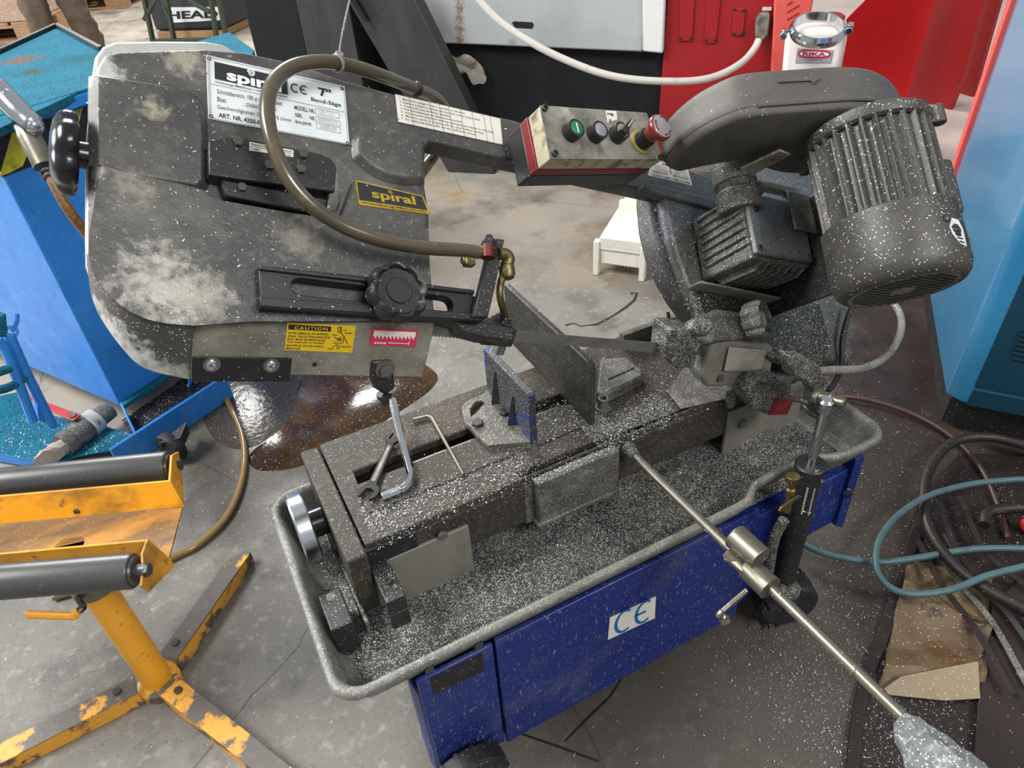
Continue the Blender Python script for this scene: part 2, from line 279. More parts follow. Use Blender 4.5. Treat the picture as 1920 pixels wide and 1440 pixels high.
M = dict(
 cast=pmat('cast_paint', '#4b4a48', .40, .15, [('#86837a', 6, .5, .78, .65), ('#2e2d30', 4, .5, .72, .7), ('#7c7970', 60, .5, .8, .5)], (CHIP, 330, .04, .26), .35, 260, rnoise=.12,
   spots=[(A(300, 540, 0), .10, '#b4b1a6', .8), (A(380, 560, 0), .07, '#a8a498', .7), (A(288, 200, 0), .035, '#a39d8a', .9), (A(345, 110, -.02), .05, '#a9a392', .8), (A(190, 130, -.02), .045, '#c4c4bf', .9), (A(250, 350, 0), .05, '#9b9584', .6), (A(620, 340, 0), .05, '#8a8578', .6), (A(560, 450, 0), .06, '#8f8a7c', .6), (A(180, 320, 0), .03, '#b0ab9d', .8), (A(1230, 420, -.02), .09, '#8d93a0', .5)]),
 rim=pmat('rim_paint', '#4a4843', .45, .15, [('#8f8a7a', 6, .52, .8, .6), ('#2b2a2c', 5, .5, .72, .7)], (CHIP, 330, .2, .3), .35, 260,
   spots=[(A(205, 618, -.06), .055, '#d0d0cb', 1), (A(250, 668, -.065), .06, '#d0d0cb', 1), (A(300, 698, -.07), .05, '#bcbcb6', 1), (A(182, 570, -.05), .03, '#b5b5af', .9), (A(345, 705, -.07), .04, '#a8a79f', .8)]),
 jawiron=pmat('jaw_iron', '#3f3d38', .42, .4, [('#5c5a54', 20, .5, .8, .6), ('#2a2825', 8, .5, .75, .6)], (CHIP, 420, .14, .28), .2, 300),
 castworn=pmat('cast_paint_worn', '#8a867a', .5, .15, [('#4a463c', 12, .42, .7, .8), ('#a9a596', 40, .5, .8, .5), ('#5d4a2e', 22, .6, .85, .5)], (CHIP, 330, .08, .3), .35, 240),
 castgrey=pmat('bare_casting', '#b9bab6', .5, .3, [('#4b4a48', 20, .56, .66, .9), ('#8f8f8a', 6, .45, .7, .6)], None, .3, 200),
 dark=pmat('blackened_steel', '#323131', .4, .35, [('#474642', 30, .45, .8, .6)], (CHIP, 420, .10, .3), .2, 300),
 window=pmat('dusty_window', '#a39f90', .5, .1, [('#6a665a', 18, .5, .75, .7)], (CHIP, 420, .2, .3), .3, 260),
 plate=pmat('grey_plate', '#807d73', .5, .2, [('#5b584f', 14, .48, .75, .7)], (CHIP, 420, .1, .28), .2, 260),
 gcover=pmat('gearbox_cover_paint', '#86898b', .5, .2, [('#45443f', 10, .48, .75, .7), ('#8f9192', 30, .55, .8, .5)], (CHIP, 420, .25, .3), .4, 260),
 dusty=pmat('dusty_iron', '#57554e', .55, .25, [('#8e8c85', 24, .45, .75, .7), ('#33322e', 14, .5, .8, .6)], (CHIP, 420, .30, .34), .5, 260),
 dusty2=pmat('chip_coated_iron', '#45443c', .55, .3, [('#8a8b85', 40, .48, .72, .75), ('#2a2a20', 20, .5, .75, .7)], ('#dadbd9', 460, .45, .36), .8, 300),
 plastic=pmat('black_plastic', '#1d1d1f', .42, 0, [('#3c3a36', 20, .5, .85, .5)], None, .15, 400),
 gloss=pmat('glossy_black_plastic', '#141417', .22, 0, (), None, 0),
 cover=pmat('moulded_cover', '#4b4844', .5, 0, [('#625e57', 9, .45, .8, .6)], (CHIP, 330, .03, .24), .4, 600),
 motor=pmat('motor_paint', '#45433e', .42, .2, [('#7c7362', 6, .55, .85, .5), ('#24231f', 30, .5, .8, .5)], ('#d8d8d4', 300, .14, .3), .4, 260),
 steel=pmat('steel', '#7c776b', .36, .75, [('#544d3e', 30, .5, .8, .5)], None, .1, 500),
 bright=pmat('polished_aluminium', '#d3d8de', .22, 1.0, (), None, 0),
 chrome=pmat('chrome', '#c9ced2', .14, 1.0, [('#8f8c85', 60, .55, .8, .4)], None, 0),
 brass=pmat('dull_brass', '#7d7049', .35, .8, [('#3f3726', 60, .45, .75, .7)], None, .3, 300),
 blade=pmat('blade_steel', '#7f7e7a', .32, .55, [('#55544f', 8, .45, .75, .6, (1, 1, 14))], None, .05),
 wrench=pmat('dark_tool_steel', '#232220', .5, .05, [('#37352f', 60, .5, .8, .6)], spec=.2),
 bolt=pmat('bolt_steel', '#4c4a45', .35, .7, [('#8d8b84', 80, .45, .75, .6)], None, .1),
 hose=pmat('brown_hose', '#514836', .25, 0, [('#3b3326', 12, .45, .8, .6), ('#8c8064', 40, .58, .8, .5)], None, 0, coat=.4),
 label=pmat('label_aluminium', '#dfe4e6', .4, .15, [('#c2c6c6', 14, .45, .75, .6)], None, 0),
 ink=pmat('black_print', '#1b1d22', .5), inkgrey=pmat('grey_print', '#a3a7a8', .5), white=pmat('white_print', '#eef0ef', .5), red_ink=pmat('red_print', '#c4324f', .5), blue_ink=pmat('blue_print', '#1166a8', .5),
 gold=pmat('gold_print', '#b99a2e', .4, .3, [('#7a651e', 90, .5, .7, .8)]), yellow_lab=pmat('yellow_label', '#d9b41e', .45, 0, [('#9c8422', 18, .52, .8, .7)]),
 paper=pmat('paper_label', '#dedad0', .6, 0, [('#b4ac9a', 20, .5, .8, .7)]),
 cab=pmat('blue_cabinet_paint', '#10276f', .42, 0, [('#0d2160', 5, .45, .75, .7), ('#8f8a86', 150, .60, .70, .75, (1, 1, .3)), ('#565b72', 5, .54, .78, .6), ('#10183a', 14, .6, .8, .5)], ('#b7b6b4', 300, .10, .24), .2, 200),
 tray=pmat('hammered_tray', '#75746e', .5, .2, [('#4a4a45', 12, .45, .75, .7), ('#9b9b94', 90, .5, .75, .7)], (CHIP, 420, .25, .3), .6, 220),
 bed=pmat('bed_iron', '#3d3933', .58, .12, [('#5f4026', 6, .54, .8, .7), ('#5c5a54', 35, .5, .8, .5), ('#272520', 9, .5, .78, .6)], (CHIP, 430, .14, .28), .25, 300, spec=.3),
 jaw=pmat('jaw_blue_paint', '#3a3b3d', .48, .2, [('#1c3576', 9, .54, .60, .95, (1, 1, .6)), ('#8a8574', 50, .6, .75, .6)], (CHIP, 420, .15, .28), .3, 200),
 sludge=pmat('chip_sludge', '#2d2c20', .4, .1, [('#4f4d3a', 30, .5, .75, .7), ('#17170f', 12, .5, .75, .7)], ('#d5d6d4', 420, .3, .3), .8, 200),
 chipm=pmat('aluminium_chips', '#585957', .35, .3, island='#e6e7e5'), chipd=pmat('fine_chip_layer', '#50504c', .6, .2, [('#262623', 12, .42, .66, .9), ('#83847f', 90, .54, .72, .8), ('#6f6753', 9, .58, .8, .4)], ('#e4e5e3', 420, .45, .38), 1.0, 300),
 ctop=pmat('control_box_grey', '#8b877c', .5, 0, [('#4a463d', 12, .42, .62, .9), ('#cfcbbd', 26, .55, .75, .6)], None, .15, 300),
 cside=pmat('control_box_side', '#b7ae92', .5, 0, [('#4c4534', 34, .48, .62, .85), ('#7f775f', 8, .5, .75, .6)], None, .15, 300),
 cred=pmat('red_band', '#7d1a24', .45, 0, [('#3b1a1a', 24, .48, .7, .8)]), green=pmat('green_button', '#14724a', .4), estop=pmat('red_stop_button', '#6e1f1c', .3, 0, [('#5d2020', 14, .5, .8, .6)], coat=.4),
 estopcap=pmat('stop_button_cap', '#8a8588', .3, 0, [('#8d4040', 30, .55, .8, .7)], coat=.3), yelplast=pmat('yellow_ring', '#a89a4c', .5),
 redlab=pmat('red_label', '#6a161d', .5, 0, [('#48121a', 40, .5, .7, .8)]),
 skip=pmat('skip_blue_paint', '#2a80d2', .4, 0, [('#1f6fc0', 5, .45, .75, .8), ('#1a4f86', 60, .62, .72, .6, (1, 1, .3)), ('#4a9ae6', 12, .5, .8, .5)], ('#1b3652', 200, .05, .22), .1, 100, rnoise=.08),
 skipd=pmat('skip_teal_paint', '#1f657e', .85, 0, [('#16333a', 190, .53, .60, .9), ('#237086', 8, .45, .75, .6), ('#5d4a38', 6, .68, .76, .8)], ('#12262a', 260, .5, .34), .2, 200, spec=.08, spots=[(pz(42, 112, 1.078), .13, '#6b4c38', .9), (pz(60, 135, 1.078), .10, '#3a4a3a', .8), (pz(150, 110, 1.078), .16, '#1d4a50', .7)]),
 yhaz=pmat('hazard_yellow', '#c7c032', .5, 0, [('#6f7a2a', 30, .5, .7, .8)]), khaz=pmat('hazard_black', '#16181c', .5),
 yel=pmat('stand_yellow', '#e09a1e', .42, 0, [('#7a5626', 9, .46, .64, .9, (.4, 1, 1)), ('#3b342c', 45, .6, .7, .85), ('#f0b240', 20, .5, .8, .5)], None, .1, 200),
 yelp=pmat('stand_post_yellow', '#eaa32a', .38, 0, [('#7a5a22', 60, .6, .7, .8), ('#c98520', 6, .5, .8, .6)], None, .05, 200),
 yelw=pmat('stand_leg_worn', '#d99a30', .5, 0, [('#57504a', 14, .52, .58, 1.0), ('#8a6a30', 50, .58, .7, .7)], None, .3, 120),
 legtop=pmat('stand_leg_top', '#d99a30', .5, 0, [('#56504b', 11, .43, .48, 1.0), ('#6d645a', 40, .5, .75, .5)], None, .3, 120),
 yelweb=pmat('stand_web_worn', '#c98a28', .5, 0, [('#5f4624', 6, .36, .54, .92, (.35, 1, 1)), ('#3b3128', 30, .56, .68, .85, (.3, 1, 1))], (CHIP, 300, .06, .24), .1, 200),
 roller=pmat('roller_steel', '#565756', .38, .55, [('#45464a', 6, .45, .75, .7), ('#8e8f8d', 120, .64, .7, .7, (.3, 1, 1))], None, .08, 300),
 machg=pmat('machine_grey_panel', '#a9adad', .45, 0, [('#8a8f90', 3, .45, .75, .7), ('#7a5a34', 9, .68, .8, .6, (1, 1, .15))], None, 0),
 machw=pmat('machine_white_post', '#d8d8d6', .45, 0, [('#7c746c', 12, .6, .75, .7)]),
 machk=pmat('machine_black', '#121417', .65, 0, [('#202123', 5, .45, .75, .7)], ('#6a6b6c', 120, .05, .16), spec=.25),
 machb=pmat('machine_plate', '#2f2e2f', .5, .1, [('#474441', 5, .45, .75, .7, (1, 1, .3))], ('#8a8b8c', 120, .04, .18)),
 redb=pmat('lit_machine_red', '#cc1c22', .42, 0, [('#b8191e', 3, .45, .75, .7), ('#7c1518', 60, .66, .74, .5)]),  # same red as the machine, brightened where light strikes the left panel
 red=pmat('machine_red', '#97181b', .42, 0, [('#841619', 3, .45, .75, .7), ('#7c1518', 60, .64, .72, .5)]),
 redp=pmat('pale_red_edge', '#d0564e', .5, 0, [('#b53a38', 4, .5, .8, .6)]),  # pale red; on the post it paints a brightly lit edge
 comp=pmat('compressor_blue', '#2f769e', .2, 0, [('#27688e', 3, .45, .75, .6)], ('#16384c', 130, .10, .22), 0, coat=.6),
 compf=pmat('compressor_blue_shaded', '#0e384c', .4, 0, [('#0f3442', 3, .45, .75, .6)], ('#16384c', 130, .08, .2)),  # darker copy of the housing blue: shade put into the front
 ivory=pmat('ivory_plastic', '#e3dfcf', .5, 0, [('#bdb7a4', 8, .5, .8, .5)]), canister=pmat('canister_white', '#efe6de', .45),
 rubber=pmat('black_rubber', '#1a191b', .55, 0, [('#3a3836', 20, .5, .8, .6)], (CHIP, 260, .08, .24), .2, 200),
 rubberb=pmat('brown_dirty_rubber', '#241c19', .5, 0, [('#372c26', 20, .5, .8, .6)], (CHIP, 200, .05, .2)),
 sheet=pmat('dark_brown_sheet', '#2a2220', .35, 0, [('#433834', 6, .45, .75, .6, (1, .2, 1))], (CHIP, 160, .06, .16), .1, 60),
 blueh=pmat('blue_air_hose', '#486469', .45, 0, [('#33464a', 30, .5, .75, .8)]), greyh=pmat('grey_dusty_hose', '#7d7c74', .5, 0, [('#4d4b45', 16, .48, .7, .7)], (CHIP, 300, .3, .3)),
 yelh=pmat('clear_yellow_hose', '#80683a', .2, 0, [('#5c4a26', 9, .45, .75, .6)], None, 0, coat=.5), copper=pmat('copper_cable', '#452d26', .45, 0, [('#45312a', 14, .5, .75, .7)]),
 braid=pmat('braided_hose', '#7a5526', .45, 0, [('#3a2c1c', 200, .45, .6, .8), ('#a8742c', 90, .55, .7, .6)]), cablew=pmat('white_cable', '#cfcac0', .45, 0, [('#8f8a80', 20, .55, .8, .6)]),
 flap=pmat('clean_cardboard', '#8a7a60', .6, 0, [('#74654c', 14, .5, .8, .6)], (CHIP, 200, .2, .24), .2, 100),
 card=pmat('cardboard', '#66543a', .6, 0, [('#4d3520', 5, .44, .66, .8), ('#7d6c50', 14, .5, .8, .5)], (CHIP, 200, .2, .24), .2, 100, spots=[(pz(1745, 1145, .02), .055, '#17120f', 1), (pz(1830, 1180, .02), .075, '#1e1510', .95), (pz(1700, 1120, .02), .05, '#2a2017', .9), (pz(1770, 1220, .02), .07, '#5a3216', .85), (pz(1700, 1230, .02), .04, '#5d442c', .6)]),
 wood=pmat('pallet_wood', '#b08a66', .7, 0, [('#7d5c40', 12, .45, .75, .7, (1, 1, 6))]), wrap=pmat('wrapped_boxes', '#b59a88', .25, 0, [('#dcd6d0', 14, .55, .7, .8, (1, 1, 4)), ('#a3786a', 4, .45, .7, .5)], coat=.5),
 trouser=pmat('brown_trousers', '#5e5043', .85, 0, [('#54473c', 9, .45, .75, .7), ('#7d6c5c', 40, .5, .8, .5)], None, .6, 50), shirt=pmat('dark_work_jacket', '#34383e', .85), skin=pmat('skin', '#b98a70', .5), shoe=pmat('work_shoe', '#2b2622', .6), hair=pmat('dark_hair', '#2b221c', .7),
 framegreen=pmat('green_frame_steel', '#33402e', .45, .1), crate=pmat('dark_cover', '#26282c', .55, 0, [('#3d4148', 3, .45, .75, .6)]),
 tape=pmat('silver_wrap', '#6a6e6e', .45, .12, [('#a2a6a4', 90, .5, .65, .8), ('#5c6060', 10, .45, .75, .6)], ('#e6e8e6', 260, .5, .3), 1.0, 160),
 rag=pmat('grey_rag', '#a59c90', .9, 0, [('#6f665c', 14, .5, .75, .7)]), redlever=pmat('red_lever_plastic', '#b23a38', .4, 0, [('#5d3a36', 30, .5, .72, .8)]),
 oil=pmat('oil_film', '#33200c', .13, 0, [('#5c3a14', 5, .44, .7, .8), ('#15100b', 9, .5, .75, .7)], ('#b9b4a6', 150, .14, .2), .25, 60), wet=pmat('wet_patch', '#413c34', .16, 0, [('#5c574e', 7, .45, .72, .8), ('#2d2923', 5, .5, .78, .7)], ('#c9c7c0', 170, .12, .2), 1.0, 38),
)

# ================================================================== SETTING
def floor_material():
    m = bpy.data.materials.new('concrete_floor'); m.use_nodes = True; nt = m.node_tree; nd = nt.nodes; lk = nt.links; b = nd['Principled BSDF']
    tc = nd.new('ShaderNodeTexCoord')
    def noise(sc, det=8, seed=0.0, rough=.6):
        mp = nd.new('ShaderNodeMapping'); mp.inputs['Location'].default_value = (seed, seed * 1.7, 0); lk.new(tc.outputs['Object'], mp.inputs[0])
        n = nd.new('ShaderNodeTexNoise'); n.inputs['Scale'].default_value = sc; n.inputs['Detail'].default_value = det; n.inputs['Roughness'].default_value = rough; lk.new(mp.outputs[0], n.inputs[0]); return n.outputs['Fac']
    def rng(src, lo, hi, a=0.0, z=1.0):
        r = nd.new('ShaderNodeMapRange'); r.interpolation_type = 'SMOOTHSTEP'
        for i, v in ((1, lo), (2, hi), (3, a), (4, z)): r.inputs[i].default_value = v
        lk.new(src, r.inputs[0]); return r.outputs[0]
    def mth(op, a, bb):
        q = nd.new('ShaderNodeMath'); q.operation = op
        for i, v in ((0, a), (1, bb)):
            if isinstance(v, (int, float)): q.inputs[i].default_value = v
            else: lk.new(v, q.inputs[i])
        return q.outputs[0]
    def mix(f, a, col):
        x = nd.new('ShaderNodeMix'); x.data_type = 'RGBA'
        if isinstance(f, (int, float)): x.inputs[0].default_value = f
        else: lk.new(f, x.inputs[0])
        if isinstance(a, str): x.inputs[6].default_value = c(a)
        else: lk.new(a, x.inputs[6])
        x.inputs[7].default_value = c(col); return x.outputs[2]
    sx = nd.new('ShaderNodeSeparateXYZ'); lk.new(tc.outputs['Object'], sx.inputs[0]); X, Y = sx.outputs[0], sx.outputs[1]
    col = mix(rng(noise(1.1, 8, 1), .38, .68), '#77746d', '#625f58')
    col = mix(rng(noise(4.5, 9, 2), .5, .72, 0, .85), col, '#474540')
    col = mix(rng(noise(26, 6, 3), .52, .70, 0, .7), col, '#938f86'); col = mix(rng(noise(90, 6, 6), .54, .72, 0, .6), col, '#4a4842')
    far = rng(Y, 1.9, 2.9)                                   # cleaner, paler concrete further off, with rusty tea-coloured stains
    pale = mth('MULTIPLY', far, rng(noise(2.2, 7, 4), .3, .6, .35, 1))
    col = mix(pale, col, '#a0978a')
    col = mix(mth('MULTIPLY', far, rng(noise(1.6, 7, 11), .50, .68, 0, .65)), col, '#a37d4c')
    col = mix(mth('MULTIPLY', far, rng(noise(1.9, 8, 15), .50, .68, 0, .8)), col, '#57534e')
    # red-brown grimy paint round the compressor
    t = mth('SUBTRACT', mth('SUBTRACT', X, mth('MULTIPLY', Y, .95)), .48)
    t = mth('ADD', t, mth('MULTIPLY', mth('SUBTRACT', noise(3.2, 7, 7), .5), .75))
    dk = mth('MULTIPLY', rng(t, -.05, .28), rng(X, 3.1, 2.3))
    col = mix(dk, col, '#2b1f1b'); col = mix(mth('MULTIPLY', dk, rng(noise(9, 8, 8), .48, .66)), col, '#17110e')
    col = mix(mth('MULTIPLY', dk, rng(noise(5, 5, 13), .62, .7, 0, .8)), col, '#7a4a40')
    # brown dirt under and in front of the saw
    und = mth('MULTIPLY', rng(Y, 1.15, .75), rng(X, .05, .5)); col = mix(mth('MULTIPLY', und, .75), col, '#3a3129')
    rp = mth('MULTIPLY', rng(X, 3.6, 4.2), .55); col = mix(rp, col, '#c8b4ae')  # pale pink at far right: reflected red light painted into the floor
    # damp halo round the puddles
    vd = nd.new('ShaderNodeVectorMath'); vd.operation = 'DISTANCE'; vd.inputs[1].default_value = (.12, 1.92, 0); lk.new(tc.outputs['Object'], vd.inputs[0])
    damp = rng(mth('ADD', vd.outputs['Value'], mth('MULTIPLY', mth('SUBTRACT', noise(4, 7, 31), .5), .7)), .62, .28); col = mix(mth('MULTIPLY', damp, .75), col, '#3d382f')
    # hairline cracks
    v = nd.new('ShaderNodeTexVoronoi'); v.feature = 'DISTANCE_TO_EDGE'; v.inputs['Scale'].default_value = .55; v.inputs['Randomness'].default_value = 1
    wv = nd.new('ShaderNodeMix'); wv.data_type = 'RGBA'; wv.inputs[0].default_value = .12; lk.new(tc.outputs['Object'], wv.inputs[6])
    n3 = nd.new('ShaderNodeTexNoise'); n3.inputs['Scale'].default_value = 2.5; n3.inputs['Detail'].default_value = 8; lk.new(tc.outputs['Object'], n3.inputs[0]); lk.new(n3.outputs['Color'], wv.inputs[7]); lk.new(wv.outputs[2], v.inputs['Vector'])
    cr = mth('MULTIPLY', rng(v.outputs[0], .0014, .0004), .55); col = mix(cr, col, '#2b2824')
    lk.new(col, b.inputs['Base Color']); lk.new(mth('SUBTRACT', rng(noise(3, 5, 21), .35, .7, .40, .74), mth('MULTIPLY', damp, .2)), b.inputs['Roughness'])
    bp = nd.new('ShaderNodeBump'); bp.inputs['Strength'].default_value = .25; bp.inputs['Distance'].default_value = .004; lk.new(noise(60, 6, 5), bp.inputs['Height']); lk.new(bp.outputs[0], b.inputs['Normal'])
    return m
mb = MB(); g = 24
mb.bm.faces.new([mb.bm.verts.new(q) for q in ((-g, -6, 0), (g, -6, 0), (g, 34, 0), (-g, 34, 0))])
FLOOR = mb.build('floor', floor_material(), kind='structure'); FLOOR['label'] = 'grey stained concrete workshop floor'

# ================================================================== BAND SAW
SAW = thing('band_saw', 'grey and blue metal band saw with raised arm, covered in metal chips', 'band saw', (0.6, 0.9, 0))
BZ = 0.6
def Z(pts, z): return [pz(x, y, z) for x, y in pts]
def v3(x, y, z): return Vector((x, y, z))

# ---- base cabinet
mb = MB()
foot = [(.10, .69), (.095, .72), (.10, .78), (.14, 1.10), (1.06, 1.10), (1.06, .70), (.252, .70), (.252, .69)]
mb.prism([v3(x, y, .07) for x, y in foot], v3(0, 0, .319))
mb.build('cabinet', M['cab'], SAW, .006)
mb = MB(); mb.prism([v3(.256, .685, .055), v3(.885, .685, .055), v3(.885, .685, .44), v3(.256, .685, .44)], v3(0, .012, 0)); mb.build('front_panel', M['cab'], SAW, .003)
mb = MB(); mb.prism([v3(.104, .683, .10), v3(.250, .683, .07), v3(.250, .683, .44), v3(.102, .683, .44)], v3(0, .01, 0)); mb.build('end_panel', M['cab'], SAW, .003)
mb = MB(); P = [py(x, y, .71) for x, y in ((1462, 1032), (1508, 1009), (1563, 978), (1612, 870))]; P.append(v3(P[0].x - .06, .71, P[3].z)); P = [v3(p.x, p.y, min(p.z, .455)) for p in P]
mb.prism(P, v3(0, .06, 0)); mb.build('side_cabinet', M['cab'], SAW, .003)
mb = MB(); P = [py(x, y, .7) for x, y in ((1566, 986), (1580, 990), (1622, 855), (1606, 862))]; P = [v3(p.x, p.y, min(p.z, .46)) for p in P]; mb.prism(P, v3(0, .03, 0)); mb.build('side_flange', M['cab'], SAW, .002)
mb = MB(); mb.tube([py(1582, 925, .695), py(1590, 917, .68), py(1598, 923, .68), py(1594, 932, .695)], .003); mb.build('latch_hook', M['steel'], SAW)
mb = MB(); P = [py(x, y, .681) for x, y in ((807, 1275), (904, 1226), (908, 1257), (815, 1304))]; mb.prism(P, v3(0, .002, 0)); mb.build('dirty_black_plate', M['rubber'], SAW, 0, label='grimy black rectangular plate on the cabinet end')
for q in ((804, 1252), (896, 1208)): bolt(py(*q, .683), v3(0, -1, 0), .009, M['bolt'], SAW, 'hex')
Q = [py(x, y, .684) for x, y in ((1139, 1199), (1227, 1158), (1229, 1118), (1143, 1158))]
mb = MB(); mb.prism(Q, v3(0, -.0015, 0)); ce = mb.build('ce_plate', M['paper'], SAW, label='dirty white plate with blue CE mark')
def ce_mark(ink, L0, L1, L2, nrm, w):                 # two open arcs and a middle bar
    X, Yv = L1 - L0, L2 - L0
    def arc(cx, r):
        p = [L0 + X * (cx + r * math.cos(a)) + Yv * (.5 + .5 * math.sin(a)) for a in [math.radians(55 + 250 * k / 14) for k in range(15)]]
        for i in range(14): ink.line(p[i], p[i + 1], w, nrm)
    arc(.24, .24); arc(.80, .24)
    ink.line(L0 + X * .57 + Yv * .5, L0 + X * .84 + Yv * .5, w, nrm); return ink
nY = v3(0, -1, 0)
ce_mark(Ink(), py(1153, 1191, .6825), py(1219, 1160, .6825), py(1156, 1152, .6825), nY, .0075).done(M['blue_ink'], ce)
def wheel(cx, y0, y1, r, dx=0):
    w = part('wheel', SAW)
    mb = MB(); cpt = v3(cx, y0, r); ax = v3(dx, y1 - y0, 0)
    L = ax.length
    mb.lathe(cpt, ax, [(r * .62, 0), (r * .9, 0), (r, .007), (r, L - .007), (r * .9, L), (r * .62, L)], 28); mb.build('tyre', M['rubber'], w, 0)
    mb = MB(); mb.lathe(cpt - ax * .02, ax, [(r * .18, -.004), (r * .2, .004), (r * .6, .004), (r * .62, .012), (r * .62, L)], 24); mb.build('wheel_hub', M['plastic'], w)
    mb = MB()
    for k in range(14):
        a = 2 * PI * k / 14; d = v3(math.cos(a), 0, math.sin(a)); q = v3(-math.sin(a), 0, math.cos(a))
        mb.box(cpt + ax * .5 + d * (r - .001), q * .004, ax * .42, d * .002)
    mb.build('tread', M['rubber'], w, kind='stuff')
wheel(.155, .63, .675, .08); wheel(1.0, .63, .68, .075, .02)

# ---- chip tray: rounded rectangular pan with a bead and a notch by the cylinder
def rrect(x0, x1, y0, y1, r, n=6):
    out = []
    for cx, cy, a0 in ((x0 + r, y0 + r, 180), (x1 - r, y0 + r, 270), (x1 - r, y1 - r, 0), (x0 + r, y1 - r, 90)):
        for k in range(n + 1):
            a = math.radians(a0 + 90 * k / n); out.append((cx + r * math.cos(a), cy + r * math.sin(a)))
    return out
def tray_ring(ins, z):
    r = .05
    body = rrect(-.035 + ins, 1.245 - ins, .672 + ins, 1.20 - ins, max(.02, r - ins * .4))
    out = []
    for i, (x, y) in enumerate(body):
        out.append((x, y))
        if i == 6:                                     # front edge, left to right, with the notch
            yf = .672 + ins
            for k in range(1, 30):
                xx = x + (body[7][0] - x) * k / 30
                nn = .034 * (1 / (1 + math.exp(-(xx - .862) / .009))) * (1 / (1 + math.exp((xx - 1.068) / .009)))
                out.append((xx, yf + nn))
    return [v3(x, y, z) for x, y in out]
mb = MB()
mb.loft([tray_ring(.075, .392), tray_ring(.055, .398), tray_ring(.030, .430), tray_ring(.010, .472), tray_ring(.002, .484), tray_ring(0, .492), tray_ring(.003, .500), tray_ring(.010, .502), tray_ring(.017, .497), tray_ring(.02, .485), tray_ring(.034, .425), tray_ring(.046, .408), tray_ring(.065, .402)], caps=False)
bmv = tray_ring(.065, .402); mb.face(bmv); mb.face(tray_ring(.075, .392))
TRAY = mb.build('chip_tray', M['tray'], SAW, ang=60)
mb = MB(); nx, ny = 90, 34; gr = []
for j in range(ny + 1):
    row = []
    for i in range(nx + 1):
        x = .012 + (1.195 - .012) * i / nx; y = .725 + (1.14 - .725) * j / ny
        e = min(1, min(i, nx - i, j, ny - j) / 3)
        h = .404 + e * (.005 + .022 * max(0, mnoise.fractal(Vector((x * 8, y * 8, 3)), .7, 2.0, 5)) + .004 * mnoise.noise(Vector((x * 60, y * 60, 1))) + .012 * max(0, (x - .45)) * (1 if y < .95 else .6))
        row.append(mb.bm.verts.new((x, y, h)))
    gr.append(row)
for j in range(ny):
    for i in range(nx): mb.bm.faces.new((gr[j][i], gr[j][i + 1], gr[j + 1][i + 1], gr[j + 1][i]))
CHIPBED = mb.build('chip_heap', M['chipd'], SAW, ang=80, kind='stuff', label='layer of grey metal chips lying in the tray')

# ---- bed casting with its long slot
zs = BZ
P1, P2, P3, P4 = pz(662, 884, zs), pz(1072, 735, zs), pz(1090, 747, zs), pz(672, 909, zs)
xl, xr, yb, yf = .103, 1.19, 1.188, .945
mb = MB()
slot = [v3(P4.x, P4.y, zs), v3(.69, P4.y, zs), v3(.69, P1.y, zs), v3(P1.x, P1.y, zs)]
mb.holed([v3(xl, .88, zs), v3(xr, .88, zs), v3(xr, yb, zs), v3(xl, yb, zs)], [slot, [v3(.425, .866 + .012, zs) + v3(0, .008, 0), v3(.655, .886, zs), v3(.655, .902, zs), v3(.425, .902, zs)]], v3(0, 0, -.02))
mb.bx(xl, xr, yb - .03, yb, .47, zs - .02); mb.bx(xl, xl + .03, .88, yb - .03, .47, zs - .02); mb.bx(xr - .03, xr, .88, yb - .03, .47, zs - .02)
mb.bx(xl + .03, .44, .88, .905, .474, zs - .02); mb.bx(.64, xr - .03, .88, .905, .474, zs - .02)
mb.bx(.2, .3, .905, yb - .03, .48, .52); mb.bx(.8, .95, .905, yb - .03, .48, .52)
BED = mb.build('saw_bed', M['bed'], SAW, .003)
mb = MB(); mb.bx(xl + .004, .655, .948, yb - .02, zs - .001, zs + .0035)      # the ground strip proud of the front ledge
P = [v3(xl + .03, .948, zs), v3(.612, .948, zs), v3(.612, P4.y - .001, zs), v3(xl + .03, P4.y - .001, zs)]
mb = MB(); mb.prism(P, v3(0, 0, .003)); mb.build('wear_strip', M['bed'], SAW, .001)
mb = MB(); mb.bx(.062, xl - .003, .862, 1.19, .44, zs - .004); mb.build('end_plate', M['bed'], SAW, .004)
mb = MB(); mb.bx(.2, .285, P4.y - .014, P4.y - .004, zs - .03, zs - .022); 
mb.bx(.255, .60, P4.y + .001, P4.y + .012, .585, .594); mb.build('slot_rail', M['steel'], SAW, .001)
# block in front of the blade slot
mb = MB(); mb.bx(.446, .636, .855, .876, .478, BZ - .004); mb.bx(.440, .640, .852, .880, .47, .482); mb.bx(.426, .655, .876, .888, .47, BZ - .02)
BLOCK = mb.build('front_block', M['dusty'], SAW, .003)
# support plates
for x0, x1 in ((.075, .30), (.945, 1.18)):
    mb = MB(); mb.bx(x0, x1, .872, .88, .39, .545); mb.bx(x0, x1, .872, .95, .40, .404); mb.build('support_plate', M['plate'], SAW, .002)
bolt(py(1391, 793, .872), nY, .012, M['dusty'], SAW, 'hex'); bolt(py(829, 1002, .872), nY, .010, M['dusty'], SAW, 'hex')
# black cover and stub bar at the left front of the rail
mb = MB(); P = [py(x, y, .874) for x, y in ((667, 1072), (790, 1042), (779, 997), (660, 1045))]; mb.prism(P, v3(0, .01, 0)); mb.build('rail_cover', M['rubber'], SAW, .002)
mb = MB(); mb.bx(.100, .136, .785, .876, .505, .545); mb.bx(.100, .136, .785, .80, .462, .505); mb.build('stop_bar', M['dark'], SAW, .002)
bolt(v3(.118, .825, .545), ZV, .007, M['bolt'], SAW, 'cap')
